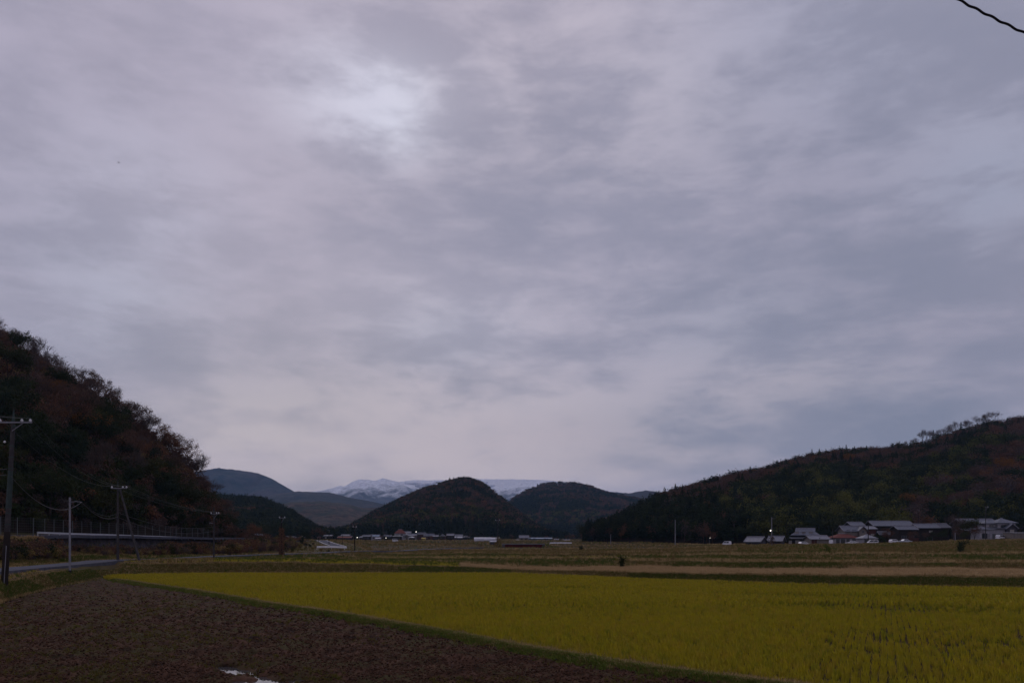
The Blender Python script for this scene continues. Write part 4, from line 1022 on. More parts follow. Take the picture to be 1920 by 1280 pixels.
# sheds left of the farmhouse
r = hroot('shed', 1417, 285, 'grey gabled shed, the leftmost roof of the right village', 'shed', -.75)
hp = lambda r, py: ZC + (HZ - py) / F * r.location.y - r.location.z
block(r, 0, 0, 5.6, 4.6, -.2, hp(r, 1013.8), hp(r, 1005.8), wall=wgrey, roof=paleroof, wins=[W(.3, 1.2, 1.2, .7)])
r = hroot('shed', 1456, 288, 'pale roofed shed behind the pole with the lit lamp', 'shed', -.6)
block(r, 0, 0, 4.6, 4, -.2, hp(r, 1012.5), hp(r, 1004.8), wall=wgrey, roof=paleroof, wins=[W(.2, 1.2, 1.0, .8, pane_w)])
r = hroot('farmhouse', 1508, 305, 'dark two storey farmhouse with hipped grey tile roof and white upper shutters', 'house', -.42)
bl(r, 1478, 1534, 1008.5, 1003.5, 0, 8, kind='hip', wall=wdark, roof=tiled, ov=.9, wins=[W(.12, 1.3, 1.2, 1.5, pane_w), W(.35, 1.3, 1.6, 1.6, pane_w), W(.6, 1.2, 1.6, 1.6)])
bl(r, 1487, 1528, 1000.5, 990, 1.2, 6, z0=1006, kind='irimoya', wall=wdark, roof=tile, ov=1.0, wins=[W(.14, 5.0, 1.5, .65, pane_w), W(.45, 4.9, 1.2, .7, wbeige), W(.76, 5.0, 1.3, .6, pane_w)])
r = hroot('garage', 1537, 284, 'low beige garage with brown shutter right of the farmhouse', 'garage')
bl(r, 1520, 1554, 1009.5, 1003.5, 0, 6, kind='gable', wall=wbeige, roof=paleroof, wins=[W(.2, 1.3, 1.9, 2.0, wred), W(.5, 1.6, .2, 2.4, concrete)])
r = hroot('house', 1590, 300, 'two storey house with red lower roof, white ground floor, beige upstairs', 'house')
bl(r, 1565, 1608, 1006.5, 1000, -1.5, 6, kind='hip', wall=wwhite, roof=redroof, ov=.7, wins=[W(.14, 1.4, 1.3, 1.7), W(.36, 1.4, 1.6, 1.7), W(.58, 1.4, 1.2, 1.7), W(.84, 1.4, 1.3, 1.7)])
bl(r, 1584, 1613, 994, 985.5, 1.5, 6.5, z0=1004, kind='gable', wall=wbeige, roof=tile, ov=.8, wins=[W(.22, 5.2, 1.2, 1.0), W(.6, 5.2, 1.6, 1.0)])
bl(r, 1611, 1625, 993.5, 986.5, .6, 6, z0=1006, kind='gable', axis='y', wall=wbeige, roof=tile, ov=.6, wins=[W(.5, 5.0, .9, .9)])
r = hroot('house', 1608, 330, 'house with short grey tile roof behind and above the red roofed one', 'house')
bl(r, 1597, 1620, 984, 978, 0, 7, kind='gable', wall=wdark, roof=tile)
r = hroot('house', 1632, 315, 'narrow house with flat beige grey roof between two tile roofs', 'house')
bl(r, 1622, 1642, 990.5, 986, 0, 6, kind='gable', wall=wred, roof=paleroof, wins=[W(.7, 3.5, 1.4, 1.2, pane_w)])
r = hroot('shed', 1630, 276, 'small pale hipped outbuilding beside the red roofed house', 'shed')
bl(r, 1619, 1643, 1007.5, 1001.5, 0, 5, kind='hip', wall=wwhite, roof=paleroof, wins=[W(.2, 1.4, 1.1, 1.3), W(.6, 1.4, 1.6, 1.3)])
r = hroot('long_house', 1676, 325, 'long dark house with the highest grey tile roof at the middle of the village', 'house')
bl(r, 1640, 1712, 984.5, 976, 0, 9, kind='gable', wall=wdark, roof=tile, ov=.8, wins=[W(.1, 2, 1.6, 1.4, pane_w), W(.3, 2, 1.8, 1.4), W(.8, 4, 1.4, .9)])
bl(r, 1650, 1684, 1001, 996, -3, 3, kind='gable', wall=wdark, roof=tiled)
r = hroot('house', 1702, 306, 'dark house with pale tile roof in front of the long one', 'house')
bl(r, 1685, 1719, 991.5, 985, 0, 6.5, kind='gable', wall=wdark, roof=tile, ov=.6, wins=[W(.3, 2, 2, 1.4), W(.7, 2, 2, 1.4, wred)])
r = hroot('house', 1750, 310, 'dark tile roofed house with small white upper window left of the bare garden tree', 'house')
bl(r, 1723, 1760, 988.5, 981.5, 0, 7, kind='gable', wall=wdark, roof=tile, ov=.6, wins=[W(.6, 4.0, 1.4, .8, pane_w), W(.55, 1.2, 2.2, 1.2, wgrey)])
bl(r, 1758, 1780, 988, 981, 1, 6, kind='gable', wall=wdark, roof=tiled)
r = hroot('long_house', 1836, 328, 'long dark house with grey tile roof behind the white two storey house', 'house')
bl(r, 1804, 1868, 980, 972, 0, 8, kind='gable', wall=wdark, roof=tile, ov=.7, wins=[W(.15, 3.5, 1.5, 1), W(.4, 3.5, 1.5, 1)])
bl(r, 1806, 1824, 993.5, 989.5, -6, 4, kind='gable', wall=wdark, roof=tiled)
r = hroot('house', 1872, 298, 'white walled two storey house with hipped grey roofs near the right edge', 'house')
bl(r, 1860, 1902, 990.5, 985, 0, 7, kind='hip', wall=wwhite, roof=tiled, ov=.6, wins=[W(.12, 1.4, 1.6, 1.8), W(.36, 1.4, 2.4, 1.9), W(.62, 1.4, 1.6, 2.0, wdark), W(.85, 1.4, 1.5, 2.2, wdark)])
bl(r, 1837, 1860, 991, 987, -1.5, 6, kind='hip', wall=wwhite, roof=tile, ov=.7, wins=[W(.4, 1.5, 2.0, 1.9), W(.78, 1.5, .5, 1.8, wwhite)])
bl(r, 1849, 1873, 979.5, 974, 2.2, 5.5, z0=988, kind='hip', wall=wwhite, roof=tile, ov=.7, wins=[W(.4, 5.4, 1.6, .8)])
bl(r, 1871, 1904, 978.5, 971, 1, 6.5, z0=990, kind='hip', wall=wwhite, roof=tile, ov=.8, wins=[W(.33, 5.0, 2.2, 1.3)])
bl(r, 1888, 1907, 989.5, 981.5, -1.2, 5, kind='gable', axis='y', wall=wgrey, roof=tile, ov=.5, wins=[W(.5, 3.2, 1.6, 1.4, pane_w)])
r = hroot('garage', 1914, 282, 'beige flat roofed garage with roller shutters at the right edge', 'garage')
bl(r, 1900, 1940, 998.5, 997, 0, 6, kind='flat', wall=wbeige, roof=concrete, ov=.2, wins=[W(.2, 1.2, 2.2, 1.9, wbeige), W(.5, 1.2, 2.2, 1.9, wbeige), W(.8, 1.2, 2.2, 1.9, wbeige)])
# a bit of wooden fence and garden walls
b = MB()
p0, p1 = onground(1688, 292), onground(1722, 292)
for k in range(22):
    q = p0.lerp(p1, k / 21); b.box((q.x, q.y, q.z + .8), (.28, .04, 1.6))
e = empty('board_fence', p0.lerp(p1, .5)); tag(e, 'reddish brown board fence between the parked cars and the dark house', 'fence')
b.v = [(a - e.location.x, c - e.location.y, d - e.location.z) for a, c, d in b.v]; b.build('boards', wred, e)
b = MB(); b.box(((p0.x + p1.x) / 2 - e.location.x, .06, 1.3), (p1.x - p0.x, .06, .1)); b.box(((p0.x + p1.x) / 2 - e.location.x, .06, .4), (p1.x - p0.x, .06, .1)); b.build('rail', wdark, e)

# ---- small far village houses
far_specs = [
 (420, 439, 1008.5, 1006, 'p', 'd', 'pale low roof nearest the foot of the left hill'), (434, 446, 1011, 1009.5, 'p', 'd', 'very low pale shed below the left village roofs'), (441, 462, 1002, 999.3, 'g', 'd', 'grey roofed house behind the third utility pole'), (468, 478, 1007, 1004.5, 'g', 'w', 'small grey roofed house left of the bluish roof'),
 (477, 494, 1003, 1000.2, 'b', 'y', 'house with bluish white roof and beige wall in the left village'), (535, 549, 1007, 1004.7, 'g', 'w', 'grey roofed house just right of the dark tree mass'), (549, 561, 1008, 1006, 'g', 'd', 'dim grey house by the fourth roadside pole'), (562, 569, 1007, 1004.5, 'p', 'd', 'small pale roof before the dark slope'),
 (595, 614, 1008, 1005.6, 'r', 'd', 'long low red roof above the bend of the road'), (607, 622, 1004, 1002.3, 'g', 'd', 'faint grey roof behind the left red roof'), (633, 658, 1007.4, 1004.8, 'r', 'd', 'long low red roof right of the road bend'), (640, 655, 1003.4, 1001.4, 'g', 'r', 'brownish house behind the right red roof'),
 (671, 681, 1007, 1004.5, 'g', 'd', 'grey house beside the lit lamp at the left end of the village'), (680, 694, 1004.8, 1002.3, 'g', 'd', 'grey roofed house left of the white tower'), (697, 711, 1004.6, 1001.9, 'b', 'w', 'blue grey roof right of the white tower'), (704, 713, 1008.6, 1007, 'w', 'w', 'little white roofed shed right of the white tower'),
 (720, 733, 1005, 1002.2, 'g', 'd', 'grey house between the white shed and the dark one'), (735, 752, 1004.8, 1002.2, 'd', 'd', 'dark roofed house below the red temple roof'), (740, 759, 998.6, 992, 'R', 'w', 'large red hipped roof standing highest in the village'), (758, 770, 998.6, 995.8, 'p', 'w', 'white walled house joined beside the big red roof'),
 (752, 764, 1002, 999.6, 'y', 'y', 'beige house just below the big red roof'), (766, 782, 1003.6, 1000.3, 'p', 'w', 'pale roofed house below the lamp on the slope'), (767, 777, 1007, 1005.2, 'w', 'd', 'white flat roof in front of the pale roofed house'), (782, 797, 1001, 998, 'd', 'r', 'brown house at the middle of the village'),
 (795, 813, 1004.3, 1000, 'g', 'r', 'broad grey roof over a dark red wall'), (812, 821, 1005, 1002.4, 'p', 'd', 'narrow pale roof right of the broad one'), (791, 797, 1008.7, 1007.4, 'Y', 'Y', 'tiny yellow walled shed in front of the village'), (824, 835, 1004.5, 1001, 'd', 'r', 'dim brown house in the gap of the village'),
 (838, 851, 1003, 1000, 'p', 'd', 'pale roof left of the pair of white gables'), (850, 867, 1004.3, 1001.6, 'g', 'd', 'long grey roof behind the white gables'), (847, 855, 1007, 1005, 'w', 'd', 'left one of two white sheet roofs'), (858, 866, 1007.3, 1005.2, 'w', 'd', 'right one of two white sheet roofs'),
 (866, 880, 1006.8, 1004, 'p', 'd', 'pale roof at the right end of the tight village row'), (840, 848, 1009, 1007.6, 'w', 'd', 'low white roof at the field edge'), (974, 991, 1007.5, 1003, 'y', 'y', 'beige house standing above the white greenhouses'), (991, 1035, 1009, 1007.3, 'b', 'b', 'long blue grey hall right of the beige house'),
 (968, 982, 1012, 1011, 'w', 'w', 'low white roof left of the long hall'), (984, 998, 1012.6, 1011, 'w', 'w', 'white sheet roof in front of the long hall'), (1020, 1030, 1012.8, 1011.5, 'w', 'w', 'small white roof at the right end of the long hall'), (1040, 1047, 1010.6, 1009.6, 'w', 'w', 'small white box building beyond the fields'), (1056, 1068, 1012, 1010.8, 'w', 'w', 'low white sheds near the foot of the bluish hill'),
]
RF = {'g': tile, 'd': tiled, 'r': redroof, 'R': redroof, 'p': paleroof, 'w': whiteroof, 'b': mat('blue_sheet_roof', (.26, .32, .40), (.2, .25, .32), 1, rough=.5), 'y': paleroof, 'Y': mat('yellow_sheet', (.42, .33, .08), rough=.7)}
WF = {'d': wdark, 'w': wwhite, 'y': wbeige, 'r': wred, 'b': mat('blue_grey_wall', (.10, .13, .16), rough=.8), 'Y': MATS['yellow_sheet']}
rr_ = random.Random(3)
for k, (a, c, ev, rd, rf, wf, lb) in enumerate(far_specs):
    Y = 590 + (k * 37 % 60) + (30 if ev < 1003 else -10)
    if a > 960: Y = 600
    nm = 'shed' if (c - a) < 11 else ('hall' if (c - a) > 40 else 'house')
    r = hroot(nm, (a + c) / 2, Y, lb, 'hall' if nm == 'hall' else nm, 0, None)
    wm_ = (c - a) * Y / F; h0 = ZC + (HZ - ev) * Y / F - r.location.z
    wins = [W(.25, max(1.1, h0 - 1.4), min(1.8, wm_ * .22), .9, pane_w if k % 3 == 0 else glass), W(.7, max(1.1, h0 - 1.4), min(1.8, wm_ * .22), .9, glass)]
    bl(r, a, c, ev, rd, 0, min(9, max(4, wm_ * .7)), kind='hip' if rf == 'R' or k % 5 == 2 else 'gable', wall=WF[wf], roof=RF[rf], ov=.4, wins=wins)
# white tower, greenhouses, hut
r = hroot('tower', 697, 585, 'thin white tower among the roofs of the village', 'tower'); r.location.z = onground(697, 585).z
b = MB(); b.tube([(0, 0, 0), (0, 0, 4.2)], [.55, .5], 10); b.build('shaft', wwhite, r); b = MB(); b.tube([(0, 0, 4.2), (0, 0, 4.5)], [.7, .55], 10); b.build('cap', wwhite, r)
film = mat('greenhouse_film', (.58, .59, .64), (.45, .45, .5), .5, rough=.4)
def greenhouse(px0, px1, py, Y, h, label):
    p = onground((px0 + px1) / 2, Y); L_ = (px1 - px0) * Y / F; z = ZC + (HZ - py) * Y / F
    e = empty('greenhouse', (p.x, p.y, p.z)); tag(e, label, 'greenhouse')
    b = MB(); n = 10; top = z - p.z; r0 = h / 2
    secs = [(-L_ / 2), (L_ / 2)]
    pr = [(math.cos(math.pi * k / n) * 2.6, math.sin(math.pi * k / n) * (top - .8) + .8 if 0 < k < n else 0) for k in range(n + 1)]
    for k in range(n):
        b.quad((secs[0], -pr[k][0], pr[k][1]), (secs[1], -pr[k][0], pr[k][1]), (secs[1], -pr[k + 1][0], pr[k + 1][1]), (secs[0], -pr[k + 1][0], pr[k + 1][1]))
    for s in secs: b.poly([(s, -u, v_) for u, v_ in pr])
    b.build('film_cover', film, e)
    b = MB()
    for j in range(int(L_ / 3) + 1):
        x_ = -L_ / 2 + j * 3; b.tube([(x_, -u * 1.01, v_ + .02) for u, v_ in pr], .03, 4)
    b.build('hoop_frame', framem, e)
greenhouse(889, 921, 1006.8, 520, 3, 'long white greenhouse left of the central utility pole')
greenhouse(921, 937, 1007.2, 530, 3, 'short white greenhouse behind the central utility pole')
r = hroot('hut', 925, 330, 'small field hut with bright white roof by the red bridge', 'hut')
bl(r, 919, 931, 1014.5, 1012, 0, 2.4, kind='gable', wall=wgrey, roof=whiteroof, ov=.3, wins=[W(.5, 1.2, .8, .6)])

# ================================================================= bridge, rails, wall, fences
red = mat('red_girder_paint', (.10, .018, .022), (.06, .016, .018), 1, rough=.6)
galv = mat('galvanised_steel', (.42, .43, .47), (.33, .34, .37), 1, rough=.45, spec=.5)
whitepaint = mat('white_rail_paint', (.72, .72, .74), (.58, .58, .60), 1, rough=.5)
p0, p1 = P(946, 1019.8, 262), P(1017, 1019.8, 262); mid = (p0 + p1) / 2; Lb = (p1 - p0).length
e = empty('girder_bridge', (mid.x, mid.y, mid.z - 1.9)); tag(e, 'low bridge with red side girder and pale deck edge across the stream', 'bridge')
b = MB(); b.box((0, 1.9, 1.98), (Lb + 1.6, 5.0, .26)); b.build('deck', concrete, e)
b = MB()
for s in (-.1, 4.1): b.box((0, s, 1.35), (Lb, .18, 1.0)); b.box((0, s, .84), (Lb, .4, .06)); 
for k in range(9): b.box((-Lb / 2 + (k + .5) * Lb / 9, -.24, 1.35), (.08, .1, .94))
b.build('girder', red, e)
b = MB()
for s in (-1, 1): b.box((s * (Lb / 2 + .35), 2, .6), (.9, 5, 2.5))
b.build('abutment', concdark, e)
def rail(name, pts, label, cat, m, bz=.55, bh=.30, step=4.0, thick=.09, ph=.75, pm=None):
    """crash barrier: posts every step metres and one beam; pts are 3-D ground points"""
    c0 = pts[0].copy(); e = empty(name, c0); tag(e, label, cat)
    b = MB()
    sec = [(-thick / 2, bz - bh / 2), (-thick, bz - bh / 4), (-thick / 2, bz), (-thick, bz + bh / 4), (-thick / 2, bz + bh / 2), (thick / 2, bz + bh / 2), (thick / 2, bz - bh / 2)]
    for i in range(len(pts) - 1):
        a, c = pts[i] - c0, pts[i + 1] - c0; d = (c - a); n = Vector((-d.y, d.x, 0)).normalized()
        n = -n if n.y > 0 else n       # ridges face the viewer side
        for k in range(len(sec)):
            u, v_ = sec[k], sec[(k + 1) % len(sec)]
            b.quad(a + n * -u[0] + Vector((0, 0, u[1])), c + n * -u[0] + Vector((0, 0, u[1])), c + n * -v_[0] + Vector((0, 0, v_[1])), a + n * -v_[0] + Vector((0, 0, v_[1])))
    b.build('beam', m, e)
    tot = 0; nxt = 0
    for i in range(len(pts) - 1):
        L_ = (pts[i + 1] - pts[i]).length
        while nxt <= tot + L_:
            q = pts[i].lerp(pts[i + 1], (nxt - tot) / L_) - c0
            pb = MB(); pb.tube([(q.x, q.y + .12, q.z - .3), (q.x, q.y + .12, q.z + ph)], .07, 8); pb.build('post', pm or m, e)
            nxt += step
        tot += L_
    return e
def upt(px, dy=0, dz=0):
    Y = np.interp(px, UR[:, 0], UR[:, 1]) + dy; z = np.interp(px, UR[:, 0], UR[:, 2]) + dz
    return Vector(((px - 960) / F * Y, Y, z))
rail('guard_rail', [upt(p, .5, .08) for p in range(70, 393, 6)], 'long white guard rail along the top of the retaining wall', 'guard rail', galv, bz=.60, bh=.28, step=4)
rail('guard_rail', [upt(p, .5, .1) for p in range(404, 436, 6)], 'short guard rail end just right of the third utility pole', 'guard rail', galv, bz=.62)
rail('guard_rail', [onground(594, 229), onground(622, 231), onground(650, 234)], 'thick white rail in the middle left field below the road bend', 'guard rail', whitepaint, bz=.75, bh=.55, step=4.2, thick=.16, ph=.95)
rail('guard_rail', [onground(1031, 316) + Vector((0, 0, .3)), onground(1050, 316) + Vector((0, 0, .3)), onground(1072, 316) + Vector((0, 0, .3))], 'white rail on the far bank right of the red bridge', 'guard rail', whitepaint, bz=.75, bh=.5, step=3, thick=.14)
# retaining wall
c0 = upt(200); e = empty('retaining_wall', c0); tag(e, 'dark weathered concrete retaining wall below the long guard rail', 'wall')
b = MB(); cop = MB(); pp_ = list(range(96, 432, 6))
for i in range(len(pp_) - 1):
    A, B = pp_[i], pp_[i + 1]
    f0, f1 = upt(A, -1.55, -3.0) - c0, upt(B, -1.55, -3.0) - c0; t0, t1 = upt(A, -.55, .02) - c0, upt(B, -.55, .02) - c0; k0, k1 = upt(A, .3, .02) - c0, upt(B, .3, .02) - c0
    b.quad(f0, f1, t1, t0); b.quad(t0, t1, k1, k0)
    a0, a1 = upt(A, -.7, .0) - c0, upt(B, -.7, .0) - c0; dz = Vector((0, 0, .10)); kk0, kk1 = k0 + dz, k1 + dz
    cop.quad(a0, a1, a1 + dz, a0 + dz); cop.quad(a0 + dz, a1 + dz, kk1, kk0)
b.build('wall_face', concdark, e); cop.build('coping', concdark, e)
# tall net fence behind the upper road
c0 = upt(150, 9); e = empty('net_fence', c0); tag(e, 'tall dark rockfall net fence at the foot of the left hillside', 'fence')
wire = mat('dark_wire', (.07, .075, .08), rough=.6); zinc = mat('dull_zinc_post', (.11, .12, .125), rough=.6)
tot = 0; pts = [upt(p, 9.4, -.1) for p in range(-100, 400, 8)]
b = MB(); last = 0
seglen = [(pts[i + 1] - pts[i]).length for i in range(len(pts) - 1)]; cum = [0]
for s in seglen: cum.append(cum[-1] + s)
def along(s):
    for i in range(len(seglen)):
        if s <= cum[i + 1]: return pts[i].lerp(pts[i + 1], (s - cum[i]) / seglen[i])
    return pts[-1]
s = 0
while s < cum[-1]:
    q = along(s) - c0; pb = MB(); pb.tube([(q.x, q.y, q.z - .3), (q.x, q.y, q.z + 3.2)], .06, 6); pb.build('post', zinc, e); s += 3.4
for k in range(8): b.tube([along(s) - c0 + Vector((0, -.08, .2 + k * .42)) for s in np.arange(0, cum[-1], 3.4)], .013, 3, caps=False)
for s in np.arange(0, cum[-1], .45):
    q = along(s) - c0; b.tube([(q.x, q.y - .08, q.z + .2), (q.x, q.y - .08, q.z + 3.14)], .010, 3, caps=False)
b.build('netting', wire, e)

# ================================================================= poles and wires
pconc = mat('pole_concrete', (.062, .058, .060), (.042, .039, .042), 1.5, rough=.9, bump=.01)
plight = mat('pale_pole', (.21, .21, .24), (.16, .16, .185), 1.5, rough=.7)
pdark = mat('dark_timber_pole', (.022, .018, .018), (.032, .026, .024), 2, rough=.95)
greenmetal = mat('green_pole_band', (.045, .062, .060), (.035, .048, .048), 2, rough=.6)
porcelain = mat('porcelain', (.50, .50, .53), rough=.25, spec=.5)
steel = mat('crossarm_steel', (.20, .20, .23), rough=.5)
lampm = mat('lit_lamp', (1, .95, .85), emit=(1, .93, .80), estr=5, rough=.5)
GP = 'utility poles along the road and fields'
def insulator(root, x, y, z, s=1):
    b = MB()
    b.tube([(x, y, z), (x, y, z + .06 * s), (x, y, z + .07 * s), (x, y, z + .16 * s), (x, y, z + .17 * s), (x, y, z + .27 * s)], [.05 * s, .05 * s, .13 * s, .12 * s, .09 * s, .06 * s], 10); b.build('insulator', porcelain, root, smooth=False)
def pole(px, py, top, label, Y=None, r=(.16, .10), m=pconc, arm=None, lean=0, spike=0, name='utility_pole', group=GP, lamp=None, cat='utility pole', bury=.3):
    g = hit(px, py) if Y is None else onground(px, Y)
    H = ZC + (HZ - top) / F * g.y - g.z
    e = empty(name, g); tag(e, label, cat, group)
    hb = H - spike
    b = MB(); b.tube([(0, 0, -bury), (lean * hb * .5, 0, hb * .5), (lean * hb, 0, hb)], [r[0], (r[0] + r[1]) / 2, r[1]], 12); b.build('pole', m, e, smooth=False)
    if spike:
        b = MB(); b.tube([(lean * hb, 0, hb - .5), (lean * hb, 0, hb), (lean * H, 0, H)], [r[1] + .015, r[1] * .8, .02], 8); b.build('spike', greenmetal, e)
    if arm:
        z, x0, x1, ins, sc_ = arm
        b = MB(); b.box(((x0 + x1) / 2 + lean * z, -.16, z), (x1 - x0, .09, .09)); b.build('crossarm', steel, e)
        b = MB(); b.tube([(lean * (z - 1), -.1, z - 1.0), (x1 * .6 + lean * z, -.16, z)], .03, 5); b.build('brace', steel, e)
        for i in ins: insulator(e, i + lean * z, -.16, z + .05, sc_)
    return e, g, H
def wiregeo(name, p, q, sag, rad, label, m=wire, n=22, group='overhead wires', parent=None):
    mid = (p + q) / 2
    b = MB(); b.tube([p.lerp(q, k / n) - mid - Vector((0, 0, sag * 4 * (k / n) * (1 - k / n))) for k in range(n + 1)], rad, 4)
    o = b.build(name, m); o.location = mid; tag(o, label, 'wire' if name == 'overhead_wire' else 'cable', group); return o
# the big pole at the left edge
e1, g1_, H1 = pole(8, 1100, 765, 'tall leaning utility pole at the left edge of the picture', r=(.25, .16), lean=.055, spike=1.15, group=None)
z = (1100 - 795) / F * g1_.y
lx = .055
b = MB(); b.box((lx * z + .38, -.26, z), (2.75, .1, .1)); b.build('crossarm', steel, e1)
b = MB(); b.tube([(lx * (z - .7) + .1, -.26, z - .72), (lx * z + 1.02, -.24, z - .03)], .035, 5); b.build('brace', steel, e1)
for i in (-.95, .9, 1.62): insulator(e1, lx * z + i, -.26, z + .05, .9)
insulator(e1, lx * z - .6, -.2, z - 1.75, .8)
for k in range(9):
    zz_ = H1 * (.28 + .063 * k); b = MB(); b.tube([(lx * zz_, 0, zz_), (lx * zz_, 0, zz_ + .09)], .25 - .09 * zz_ / H1 + .012, 12); b.build('band', greenmetal, e1)
b = MB(); b.tube([(lx * 6.6, 0, 6.6), (lx * 9.8, 0, 9.8)], [.222, .198], 12); b.build('sleeve', greenmetal, e1)
b = MB(); b.tube([(.17, -.3, .2), (.17 + lx * 3.2, -.27, 3.4)], .035, 6); b.build('conduit', plight, e1)
b = MB(); b.tube([(0, 0, -.2), (lx * 4.6, 0, 4.6)], [.28, .245], 12); b.build('ground_sleeve', pdark, e1)
T1 = lambda h, dx=0, dy=-.2: g1_ + Vector((lx * h + dx, dy, h))
# thin pale service pole
e2, g2_, H2 = pole(131, 1075, 932, 'thin pale steel service pole between the two big poles', Y=None, r=(.125, .10), m=plight, group=None)
b = MB(); b.tube([(0, -.1, H2 - .55), (.75, -.1, H2 - .48), (1.45, -.1, H2 - .55)], .045, 6); b.build('arm', plight, e2)
b = MB(); b.tube([(0, 0, -.1), (0, 0, .35)], .17, 10); b.build('base_collar', pdark, e2)
# second big pole with its prop
e3, g3_, H3 = pole(221, 1053, 899, 'utility pole held up by a leaning prop beside the lane', Y=120, r=(.20, .13), arm=None, spike=1.1, group=None)
z3 = H3 - 1.3
b = MB(); b.box((.25, -.2, z3), (2.4, .1, .1)); b.build('crossarm', steel, e3)
for i in (-.8, .85, 1.4): insulator(e3, i, -.2, z3 + .05, 1.1)
pt = Vector((.35, -.1, z3 - .1)); foot = hit(262, 1051); foot = Vector((foot.x, g3_.y - 1.0, g1(foot.x, g3_.y - 1.0))); foot = onground(263, g3_.y - 1)
b = MB(); b.tube([foot - g3_ - Vector((0, 0, .3)), pt], [.19, .13], 10); b.build('prop', pconc, e3)
e4, g4_, H4 = pole(401, 1046, 947, 'third utility pole with a short side arm, right of the propped one', Y=148, r=(.17, .11), arm=(8.4, -.55, 1.1, (-.45, .55, .95), 1), spike=.7, group=None)
b = MB(); b.tube([(0, 0, 6.6), (-.9, 0, 6.75)], .05, 6); b.build('side_arm', plight, e4)
T3 = lambda h, dx=0: g3_ + Vector((dx, -.2, h)); T4 = lambda h, dx=0: g4_ + Vector((dx, -.16, h))
ivy = lambda s: [lowtree('b', s, 3.2, 700, .22, lf_ever)][0].data
# poles further off
e5, g5_, H5 = pole(528, 1045, 966, 'dark ivy covered pole beside the lane', Y=172, r=(.17, .11), m=pdark, arm=(8.3, -.5, .9, (-.4, .7), 1), group=None)
b = MB(); r2 = random.Random(8)
leafquads(b, [(Vector((0, 0, h)), None) for h in np.arange(.3, 6.2, .35)], 1500, .26, .30, r2); b.build('ivy', lf_brown, e5)
e6, g6_, H6 = pole(665, 1036, 984, 'dark pole standing right of the white rail in the middle left field', Y=218, r=(.15, .10), m=pdark, arm=(6.7, -.5, .6, (-.4, .5), 1), group=None)
pole(617, 1028, 1000, 'dark pole in front of the bend of the road', Y=300, r=(.15, .10), m=pdark, arm=(5.2, -.4, .4, (), 1))
pole(642, 1028, 1002, 'slim dark pole right of the bend of the road', Y=310, r=(.12, .08), m=pdark)
pole(631, 1022, 1003, 'faint slim pole between two dark ones at the road bend', Y=380, r=(.11, .08), m=pdark)
pole(557, 1023, 988, 'dark pole left of the road bend before the dark slope', Y=330, r=(.16, .11), m=pdark)
e7, g7_, H7 = pole(933, 1028, 976, 'central utility pole with crossarm beside the white roofed hut', Y=300, r=(.17, .11), m=pconc, arm=(9.8, -1.0, .9, (-.8, .75), 1.1), group=None)
b = MB(); leafquads(b, [(Vector((r2.gauss(0, .6), 0, h)), None) for h in np.arange(.2, 3.2, .3)], 600, .4, .5, r2); b.build('ivy', gm_brown, e7)
pole(816, 1018, 999, 'faint pole in front of the middle of the village', Y=430, r=(.13, .09))
pole(852, 1014, 997, 'faint pole between the village roofs', Y=500, r=(.13, .09))
pole(1145, 1024, 1001, 'slim grey pole at the left foot of the right hill', Y=300, r=(.12, .09), m=plight)
pole(1266, 1021, 974, 'tall plain grey pole standing alone before the right hill', Y=262, r=(.17, .12), m=plight, group=None)
e8, g8_, H8 = pole(1447, 1030, 969, 'grey pole carrying the lit lamp left of the farmhouse', Y=212, r=(.14, .10), m=plight, group=None)
b = MB(); b.tube([(0, 0, H8 - .4), (.9, 0, H8 - .3)], .03, 5); b.build('side_arm', plight, e8)
zl = (1030 - 994) / F * 212 * 1.0; zl = ZC + (HZ - 994) / F * 212 - g8_.z
b = MB(); b.tube([(0, 0, zl + .15), (-.32, -.1, zl + .12)], .03, 5); lo_ = b.build('lamp_arm', steel, e8)
b = MB(); b.ball((-.36, -.15, zl), .13, 10, 6); b.build('lamp', lampm, lo_)
b = MB(); leafquads(b, [(Vector((.1, 0, h)), None) for h in np.arange(-.3, 2.4, .25)], 500, .3, .3, r2); b.build('ivy', lf_brown, e8)
pole(1460, 1010, 984, 'thin pole behind the second shed roof', Y=300, r=(.11, .08), m=pdark)
pole(1475, 1008, 978, 'thin pole just left of the farmhouse', Y=335, r=(.11, .08), m=pdark)
pole(1561, 1016, 990, 'dark grey pole left of the red roofed house', Y=292, r=(.13, .10))
pole(1628, 1014, 964, 'dark pole in front of the small pale outbuilding', Y=270, r=(.14, .10), m=pdark)
pole(1722, 990, 952, 'thin dark pole with crossarm behind the village middle', Y=338, r=(.12, .08), m=pdark, arm=(13.5, -.5, .5, (), 1))
pole(1848, 1010, 948, 'tall grey pole before the white two storey house', Y=274, r=(.16, .11), m=pconc, arm=(11.2, -.3, .9, (.7,), 1), group=None)
pole(1791, 1013, 998, 'short pale post at the field edge below the bare garden tree', Y=262, r=(.14, .12), m=plight, cat='post', name='post', group=None)
def lampost(px, py, Y, label, s=.3):
    g = onground(px, Y); z = ZC + (HZ - py) / F * Y - g.z; z = max(z, 1.5)
    e = empty('street_lamp', g); tag(e, label, 'street lamp'); b = MB(); b.tube([(0, 0, -.2), (0, 0, z), (.3, 0, z + .2)], .05, 6); b.build('post', steel, e)
    b = MB(); b.ball((.3, -.1, z + .05), s, 8, 5, .7); b.build('lamp', lampm, e)
lampost(669, 1007.3, 560, 'lit lamp at the left end of the village by the dark pole', .24)
lampost(723, 1008.3, 575, 'small lit lamp in front of the village left half', .17)
lampost(779.5, 996.5, 660, 'lit lamp on the slope right of the big red roof', .30)
lampost(1061, 1008.8, 700, 'faint lit lamp near the foot of the bluish hill', .18)
